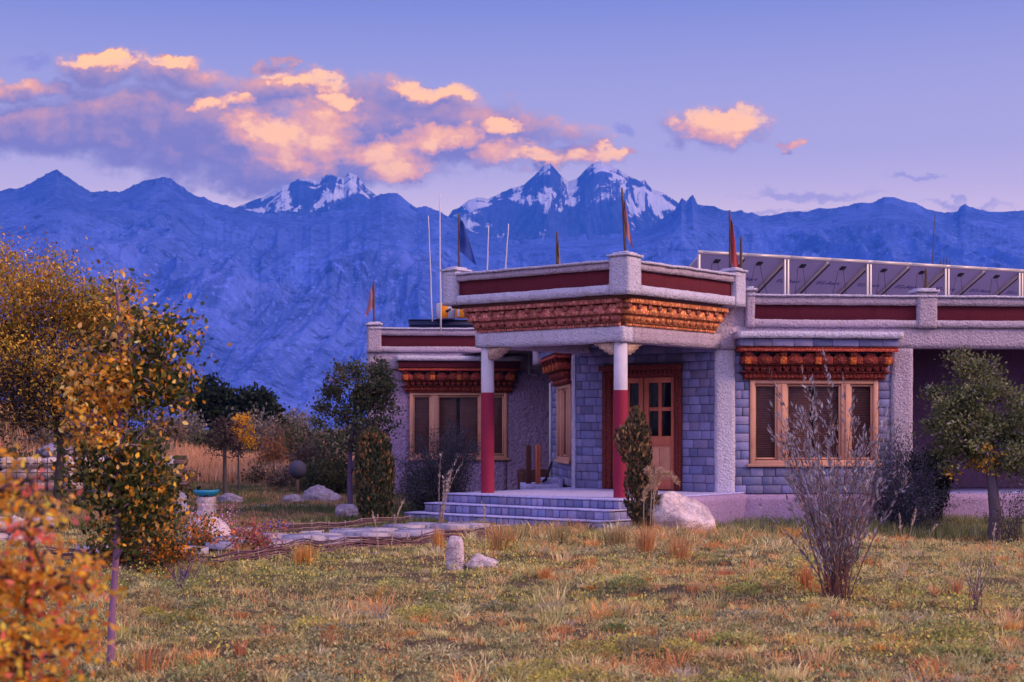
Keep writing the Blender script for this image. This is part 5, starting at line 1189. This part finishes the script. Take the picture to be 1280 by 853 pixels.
# dry stone wall with wire, left
def pile(name, label, cat, x0, x1, D_, z0, z1, mat, seed, sz=.28, thick=.6, wire=False, flat=.75):
    r_ = random.Random(seed); th = thing(name, label, cat, ((x0+x1)/2, D_, z0)); mb = MB()
    rows = max(2, int((z1-z0)/(sz*flat)))
    bm_ = bmesh.new(); bmesh.ops.create_icosphere(bm_, subdivisions=2, radius=1); base = [v_.co.copy() for v_ in bm_.verts]; tf = [tuple(v_.index for v_ in f.verts) for f in bm_.faces]; bm_.free()
    for j in range(rows):
        for k in range(2 if thick > .4 else 1):
            x = x0+r_.uniform(0, sz*.5)
            while x < x1:
                w_ = sz*r_.uniform(.7, 1.4); off = Vector((r_.random()*50, r_.random()*50, 0)); g_ = r_.uniform(.75, 1.2); bb = len(mb.v)
                c0 = Vector((x+w_/2, D_+k*thick*.5+r_.uniform(-.04, .04), z0+(z1-z0)*(j+.5)/rows))
                for p in base:
                    p2 = p*(1+.35*mnoise.noise(p*1.2+off)); p2 = Vector((p2.x*w_*.53, p2.y*sz*.55, p2.z*(z1-z0)/rows*.56)); mb.v.append(tuple(c0+p2))
                for f in tf: mb.f.append(tuple(bb+i for i in f)); mb.c.append((g_,)*3)
                x += w_*.97
    mb.build('stones', M[mat], th)
    if wire:
        wb = MB(); x = x0
        while x < x1+.01: wb.tube([(x, D_-sz*.62, z0), (x, D_-sz*.62, z1+.02)], .010, 4); x += .22
        z = z0
        while z < z1+.03: wb.tube([(x0, D_-sz*.63, z), (x1, D_-sz*.63, z)], .010, 4); z += .2
        wb.build('wire', M['iron'], th)
    return th
D_ = 33.5; pile('stone_wall', 'white stone gabion wall with dark wire at the far left', 'stone wall', at(-40, 600, D_)[0], at(92, 600, D_)[0], D_, EYE-(614-HY)/F*D_, EYE-(572-HY)/F*D_, 'rock_white', 3, wire=True)
D_ = 40.; pile('stone_wall', 'low white stone wall seen through the slender tree', 'stone wall', at(110, 590, D_)[0], at(207, 590, D_)[0], D_, EYE-(606-HY)/F*D_, EYE-(572-HY)/F*D_, 'rock_white', 4, sz=.34)
D_ = 22.; pile('stone_wall', 'low kerb of white stones near the left edge behind the orange bush', 'stone kerb', at(-20, 650, D_)[0], at(44, 650, D_)[0], D_, -.05, EYE-(648-HY)/F*D_, 'rock_white', 6, sz=.22, thick=.7)
D_ = 35.; x0, x1 = at(217, 0, D_)[0], at(231, 0, D_)[0]; r_ = random.Random(5); mb = MB(); f_ = Fr((x0, D_), R(8)); z = EYE-(606-HY)/F*D_; zt = EYE-(572-HY)/F*D_
while z < zt: h_ = r_.uniform(.035, .06); o_ = r_.uniform(-.02, .02); g_ = r_.uniform(.7, 1.1); mb.box(f_, o_, x1-x0+o_+r_.uniform(-.03, .03), -.25, r_.uniform(-.02, .02), z, z+h_-.008, (.22*g_, .14*g_, .17*g_)); z += h_
o = mb.build('slate_stack', M['vcol']); tagp(o, 'neat stack of brown slates beyond the blue bowl', 'stack')

# ------------------------------------------------------------------ flagstone paths, wattle edging
def pathstrip(label, pts, wid, seed, lift=.10, mat='slab', size=.55):
    r_ = random.Random(seed); mb = MB(); P_ = [Vector((x, y, 0)) for x, y in pts]
    L = [0]
    for i in range(len(P_)-1): L.append(L[-1]+(P_[i+1]-P_[i]).length)
    def pos_(s):
        for i in range(len(P_)-1):
            if s <= L[i+1] or i == len(P_)-2: t = (P_[i+1]-P_[i]).normalized(); return P_[i]+t*(s-L[i]), Vector((-t.y, t.x, 0))
    for row in range(max(1, int(wid/size))):
        s = r_.uniform(0, .2); ww = wid/max(1, int(wid/size)); off = row*ww
        while s < L[-1]:
            l = size*r_.uniform(.7, 1.5); m_ = 7; c, nrm = pos_(min(L[-1], s+l/2)); t = Vector((nrm.y, -nrm.x, 0)); pol = []
            for k in range(m_*2):
                a = 2*math.pi*k/(m_*2); e = .93/max(abs(math.cos(a)), abs(math.sin(a)))**.72; rr = r_.uniform(.90, 1.0)
                pol.append(c+t*(math.cos(a)*e*l*.46*rr)+nrm*(off+ww/2+math.sin(a)*e*ww*.46*rr))
            zz = gz(c.x, c.y)+lift+r_.uniform(-.012, .012); bb = len(mb.v); K = len(pol)
            mb.v += [(p.x, p.y, zz) for p in pol]+[(p.x, p.y, zz-.07) for p in pol]; mb.f.append(tuple(range(bb, bb+K))); mb.c.append((1,1,1))
            for k in range(K): j = (k+1) % K; mb.f.append((bb+j, bb+k, bb+K+k, bb+K+j)); mb.c.append((1,1,1))
            s += l
    o = mb.build('path', M[mat]); tagp(o, label, kind='structure'); return o
def G2(px, py): x, y, z = gb(px, py); return (x, y)
pathstrip('pale flagstone path leading to the porch steps', [G2(150, 708), G2(330, 692), G2(480, 680), G2(610, 667)], 1.5, 3, .13)
pathstrip('second flagstone path crossing the garden', [G2(255, 672), G2(350, 668), G2(470, 664)], .6, 4, .06)
pathstrip('stepping stones in the green lawn', [G2(270, 640), G2(330, 636), G2(420, 634)], .45, 5, .04)
def wattle(label, a, b_, h, seed):
    r_ = random.Random(seed); A = Vector((*a, 0)); B = Vector((*b_, 0)); L = (B-A).length; t = (B-A)/L; nrm = Vector((-t.y, t.x, 0))
    th = thing('wattle_edging', label, 'edging', (A.x, A.y, 0), 'woven willow edgings'); mb = MB(); n = int(L/.32)
    for i in range(n+1):
        p = A+t*(L*i/n); z = gz(p.x, p.y); mb = MB(); mb.tube([(p.x, p.y, z-.1), (p.x+r_.uniform(-.01, .01), p.y, z+h*r_.uniform(1.02, 1.35))], .013, 5, (.30, .20, .24)); mb.build('stake', M['wattle'], th)
    mb = MB(); rows = int(h/.017)
    for j in range(rows):
        ph = j % 2; pts = []; k = n*4
        dz = r_.uniform(-.004, .004); c = r_.choice([(.22, .12, .15), (.17, .09, .13), (.32, .21, .23), (.13, .07, .11)])
        for i in range(k+1):
            p = A+t*(L*i/k); z = gz(p.x, p.y)+.01+j*.017+dz+.006*math.sin(i*.21+j*1.7); o_ = .019*math.cos(math.pi*(i/4+ph)); q = p+nrm*o_; pts.append((q.x, q.y, z))
        mb.tube(pts, .0085*r_.uniform(.8, 1.25), 4, c)
    mb.build('rods', M['wattle'], th)
wattle('long woven willow edging between lawn and flagstone path', G2(196, 712), G2(612, 676), .16, 3)
wattle('short woven willow edging in front of the rounded grey stone', G2(322, 668), G2(512, 656), .16, 4)
wattle('woven willow edging at the far left behind the slender tree', G2(60, 700), G2(190, 712), .17, 5)

# ------------------------------------------------------------------ ground cover
def field(n, x_of, ylo, yhi, hmin, hmax, pal_fn, wd, bend, seed, name, label, dens=None, power=1.0):
    rng = np.random.default_rng(seed); y = ylo+(yhi-ylo)*rng.random(n)**power; hw = x_of(y); x = rng.uniform(-1, 1, n)*hw[1]+hw[0]
    keep = np.ones(n, bool)
    # outside the house, the porch platform and the flagstone path
    rel = np.stack([x-C1[0], y-C1[1]], 1); a_ = rel@np.array(PL.t); b_ = rel@np.array(PL.n)
    keep &= ~((a_ > -3.75) & (a_ < .75) & (b_ > -3.5) & (b_ < 1.2)); w_ = np.stack([x-FW.o[0], y-FW.o[1]], 1); keep &= ~(((w_@np.array(FW.n)) < .32) & ((w_@np.array(FW.t)) > -4.5) & (y > 24)); keep &= ~((y > 36.9) & (x > -3.5) & (x < 6))
    p0, p1 = np.array(G2(150, 708)), np.array(G2(610, 667)); t = (p1-p0)/np.linalg.norm(p1-p0); r2 = np.stack([x, y], 1)-p0; dd_ = r2@np.array([-t[1], t[0]]); keep &= ~((dd_ > -.02) & (dd_ < 1.45) & (r2@t > 0) & (r2@t < 9))
    if dens is not None: keep &= rng.random(n) < dens(x, y)
    x, y = x[keep], y[keep]; n = len(x); z = ground_z(x, y); h = rng.uniform(hmin, hmax, n)
    c, hm = pal_fn(x, y, n, rng); h = h*hm
    o = blades(name, np.stack([x, y, z-.01], 1), h, wd*rng.uniform(.6, 1.4, n)*(1+.0*y), c, np.abs(rng.normal(size=n))*bend, rng=rng); tagp(o, label, kind='stuff'); return o
def lawn_pal(x, y, n, rng):
    f = fbm(x*.55, y*.55, 3, 101); g_ = fbm(x*3.4, y*3.4, 3, 103); u = fbm(x*5.5, y*5.5, 2, 107); r_ = rng.random(n)
    P_ = np.array([(.38, .36, .15), (.60, .50, .20), (.74, .64, .26), (.90, .64, .32), (.92, .44, .17), (.56, .48, .30), (.13, .12, .08)])
    s = f*.8+g_*1.2-.60+.045*np.clip(x+1, -2.0, 3)+(r_-.5)*.75
    i = np.clip((s*5.4).astype(int), 0, 4); i = np.where(r_ > .84, 5, i); i = np.where((u < .38) & (r_ < .75), 6, i)
    c = P_[i]*(1+.33*rng.normal(size=(n, 1))); m_ = fbm(x*1.9, y*1.9, 3, 113); hm = .35+1.5*np.clip(m_-.25, 0, 1)+.5*(i == 4)*(g_ > .55); hm = np.where(u < .36, hm*.35, hm)
    return np.clip(c, .01, 1), hm
cx = lambda y: (0*y, .36*y+2.6+.5*np.sin(y*1.7)*np.cos(y*.6))
field(330000, cx, 7.2, 17.5, .03, .075, lawn_pal, .0055, 1.3, 201, 'grass', 'short dry mixed grass of the lawn, tan, orange and olive', power=1.25)
field(210000, cx, 17.3, 28.5, .03, .09, lawn_pal, .009, 1.2, 202, 'grass', 'dry mixed grass of the lawn near the house')
# broad leaved mat plants between the blades
rng = np.random.default_rng(77); n = 190000; y = 7.2+20*rng.random(n)**1.3; x = rng.uniform(-1, 1, n)*(.36*y+2.6); g_ = fbm(x*1.7, y*1.7, 3, 131); k = (g_ > .46) & ~((x > .2) & (y > 24.2)) & ~((y > 18.5+.82*(x+4.2)) & (x < .5)); x, y, g_ = x[k], y[k], g_[k]; n = len(x)
mound = np.clip((g_-.46)*4, 0, 1)*.15*rng.random(n)
gcol = np.where((fbm(x*.8, y*.8, 2, 133) > .5)[:, None], pal(n, [(.42, .42, .12), (.74, .64, .15), (.26, .28, .10)], None, .2, rng), pal(n, [(.42, .42, .20), (.54, .48, .26), (.22, .24, .12)], None, .2, rng))
o = scatter('ground_cover', T_OVAL, np.stack([x, y, ground_z(x, y)+mound], 1), rng.normal(size=(n, 3))*.6+np.array([0, 0, .7]), rng.uniform(.5, 1.1, n)*(.022+.0006*y), gcol, M['leaf'], None, 1.1, rng); tagp(o, 'low leafy herbs matted between the lawn grass', kind='stuff')
# clumps: blades fanning out of one root, each clump with its own colour and size
def clumps(n, ylo, yhi, nb, hr, wd, seed, name, label, pals, wts, dens=None, hw=lambda y: .36*y+2.8, x0=0.0, power=1.2):
    rng = np.random.default_rng(seed); y = ylo+(yhi-ylo)*rng.random(n)**power; x = x0+rng.uniform(-1, 1, n)*hw(y)
    rel = np.stack([x-C1[0], y-C1[1]], 1); a_ = rel@np.array(PL.t); b_ = rel@np.array(PL.n); keep = ~((a_ > -4.0) & (a_ < .9) & (b_ > -3.5) & (b_ < 1.35))
    w_ = np.stack([x-FW.o[0], y-FW.o[1]], 1); keep &= ~(((w_@np.array(FW.n)) < .5) & ((w_@np.array(FW.t)) > -4.5) & (y > 24))
    p0, p1 = np.array(G2(150, 708)), np.array(G2(610, 667)); t = (p1-p0)/np.linalg.norm(p1-p0); r2 = np.stack([x, y], 1)-p0; dd_ = r2@np.array([-t[1], t[0]]); keep &= ~((dd_ > -.12) & (dd_ < 1.5) & (r2@t > 0) & (r2@t < 9))
    if dens is not None: keep &= rng.random(n) < dens(x, y)
    x, y = x[keep], y[keep]; n = len(x); z = ground_z(x, y); H = hr[0]+(hr[1]-hr[0])*rng.random(n)**2; Cc = pal(n, pals, wts, .18, rng)
    i = np.repeat(np.arange(n), nb); m_ = len(i); a = rng.uniform(0, 2*math.pi, m_); r = np.abs(rng.normal(size=m_))*H[i]*.42
    hh = H[i]*rng.uniform(.35, 1.05, m_); c = np.clip(Cc[i]*(1+.28*rng.normal(size=(m_, 1))), .01, 1)
    o = blades(name, np.stack([x[i]+r*np.cos(a), y[i]+r*np.sin(a), z[i]-.01], 1), hh, wd*(.6+.8*rng.random(m_))*(1+.03*(y[i]-8)), c, .25+np.abs(rng.normal(size=m_))*.6, rng=rng, dirn=a+rng.normal(size=m_)*.4)
    tagp(o, label, kind='stuff')
CP = [(.86, .66, .34), (.92, .56, .30), (.62, .56, .24), (.40, .40, .18), (.90, .40, .16), (.56, .48, .38)]
dl = lambda x, y: np.clip((fbm(x*.8, y*.8, 3, 171)-.28)*2.4, .08, 1)
clumps(5400, 7.2, 24, 42, (.05, .15), .006, 301, 'grass', 'low clumped tussocks of straw, olive and orange grass in the lawn', CP, [3, 1.4, 4, 3.2, 1.0, 1.2], dl)
clumps(660, 7.2, 23, 70, (.12, .26), .006, 302, 'grass', 'taller loose straw tussocks standing out of the lawn', CP, [3, 1.4, 2.2, 1.4, 1.6, 1], dl)
# tall dry grass and weeds round the boulder, the steps and the plinth
def edge_d(x, y):
    px = 640+F*x/y; q = np.where((px > 590) & (px < 1010), 1, .35); return q*np.exp(-((y-(24.2-.35*(np.clip(px, 600, 780)-690)/90*1.2))/1.2)**2)
clumps(800, 21.0, 26.6, 60, (.10, .34), .008, 303, 'grass', 'tall dry grass and weeds along the steps and the boulder', [(.80, .50, .24), (.74, .36, .14), (.50, .42, .20), (.34, .34, .16), (.86, .66, .42)], [3, 2, 2, 2.4, 2], edge_d, hw=lambda y: 3.6+0*y, x0=2.6, power=1.0)
rng = np.random.default_rng(88); NM = 90; my = 7.6+9*rng.random(NM)**1.3; mx = rng.uniform(-1, .9, NM)*.33*my; mr = rng.uniform(.10, .27, NM); LV = 420
i = np.repeat(np.arange(NM), LV); a = rng.uniform(0, 2*math.pi, len(i)); el2 = np.arcsin(rng.random(len(i))**.8); q = mr[i]*(.75+.3*rng.random(len(i)))
pos = np.stack([mx[i]+q*np.cos(el2)*np.cos(a), my[i]+q*np.cos(el2)*np.sin(a), ground_z(mx[i], my[i])+q*np.sin(el2)*.62-.02], 1)
mc = pal(NM, [(.40, .42, .12), (.56, .50, .13), (.28, .32, .12), (.46, .36, .16), (.30, .30, .20)], None, .15, rng)[i]*(1+.25*rng.normal(size=(len(i), 1)))
o = scatter('ground_cover', T_OVAL, pos, np.stack([np.cos(a), np.sin(a), .7+0*a], 1)+rng.normal(size=(len(i), 3))*.5, rng.uniform(.5, 1.1, len(i))*.028, np.clip(mc, .01, 1), M['leaf'], None, .9, rng); tagp(o, 'small olive and yellow cushions of herbs in the foreground lawn', kind='stuff')
# green weeds along the plinth
def weed_pal(x, y, n, rng): return pal(n, [(.16, .20, .08), (.28, .31, .12), (.42, .36, .15), (.26, .26, .24)], None, .25, rng), np.ones(n)*(.6+.8*fbm(x*2, y*2, 2, 141))
def near_plinth(x, y): w_ = np.stack([x-FW.o[0], y-FW.o[1]], 1); q = w_@np.array(FW.n); return np.where((q > .32) & (q < 3.0) & (x > 2.0), 1-sst(q, 1.2, 3.0), 0)
field(90000, lambda y: (0*y+6.0, 4.2+0*y), 24, 28.5, .10, .30, weed_pal, .012, .5, 203, 'weeds', 'green weeds growing along the foot of the plinth', near_plinth)
def bed(x, y): return np.where((y < 27.5), .9, .35)
def gard_pal(x, y, n, rng):
    f = fbm(x*.7, y*.7, 3, 151); s = (f+.3*rng.random(n))[:, None]
    return np.where(s > .68, pal(n, [(.42, .26, .13), (.36, .24, .16)], None, .2, rng), pal(n, [(.12, .15, .05), (.17, .19, .08), (.10, .10, .06)], None, .2, rng)), .4+1.2*fbm(x*1.3, y*1.3, 2, 153)
field(120000, lambda y: (-.20*y-.3, .17*y), 24.5, 47, .05, .15, gard_pal, .016, .5, 204, 'grass', 'greener garden grass between the stones beyond the path')
# pale orange reeds
def reed_pal(x, y, n, rng): return pal(n, [(.72, .36, .20), (.62, .34, .20), (.70, .42, .28), (.45, .25, .14)], None, .18, rng), .5+.9*fbm(x*.5, y*.5, 3, 161)
def reed_d(x, y): px = 640+F*x/y; return np.where((px > 175) & (px < 375), 1, .18)
field(60000, lambda y: (-.205*y, .135*y), 44, 56, .30, .80, reed_pal, .03, .22, 205, 'reeds', 'band of pale orange dry reeds behind the garden', reed_d)
# far shrubs: countable rounded bushes
r_ = random.Random(12); kinds = [('pale grey', [(.24, .20, .20), (.30, .25, .22), (.14, .12, .12)]), ('brown', [(.20, .13, .10), (.14, .09, .08), (.26, .18, .12)]), ('olive', [(.09, .10, .05), (.13, .13, .07), (.07, .07, .05)]), ('rusty', [(.40, .17, .06), (.30, .14, .08), (.18, .12, .08)])]
spots = [(205,540,26,22,1,62,'behind the slender tree'),(232,530,24,18,0,70,'under the far dark trees'),(262,548,22,16,2,58,'left of the small purple leaved tree'),(322,530,26,20,0,66,'right of the golden sapling'),(350,545,20,22,1,56,'beyond the reeds at their right end'),
         (345,560,12,22,3,48,'in the reeds as an upright flame'),(372,550,24,26,2,50,'above the dark globe'),(392,560,26,26,1,44,'left of the dark green tree'),(400,592,26,20,2,39,'behind the large grey boulder'),(355,600,20,16,1,41,'left of the dark globe'),
         (360,522,26,12,0,95,'on the skyline left of the dark green tree'),(300,522,30,10,1,100,'on the skyline under the dark trees'),(190,565,24,18,0,50,'behind the low white wall'),(218,592,18,12,1,38,'at the slate stack'),(20,530,40,30,1,52,'on the slope at the left edge'),
         (70,535,36,24,0,50,'on the slope above the mauve boulder'),(110,545,30,24,1,48,'on the slope right of the mauve boulder'),(10,570,24,26,2,34.5,'in front of the gabion wall at the left edge'),(150,552,30,24,2,46,'behind the trunk of the slender tree'),(330,590,16,10,2,45,'in the reeds before the pale round boulder'),(420,575,14,22,2,38,'just left of the dark green tree trunk')]
for i, (px, py, rx, ry, kd, d_, where) in enumerate(spots):
    nm, cols = kinds[kd]; x, y, z = at(px, py, d_); zb = gz(x, y); b = (x, d_, min(zb, z-ry/F*d_*.6))
    low = HY+(EYE-b[2])/d_*F
    shrub('far_bush', f'{nm} bush {where}', 'bush', b, [(px, py, rx, ry), (px-rx*.4, py+ry*.4, rx*.7, ry*.7), (px+rx*.4, py+ry*.3, rx*.7, ry*.7)], d_, 70, 2600 if rx > 20 else 1600, .0024*d_, cols, None, 300+i, T_CLUMP, .7, .0030*d_, .0003*d_, cols[1], .004*d_, .05, .1, group='bushes behind the garden')
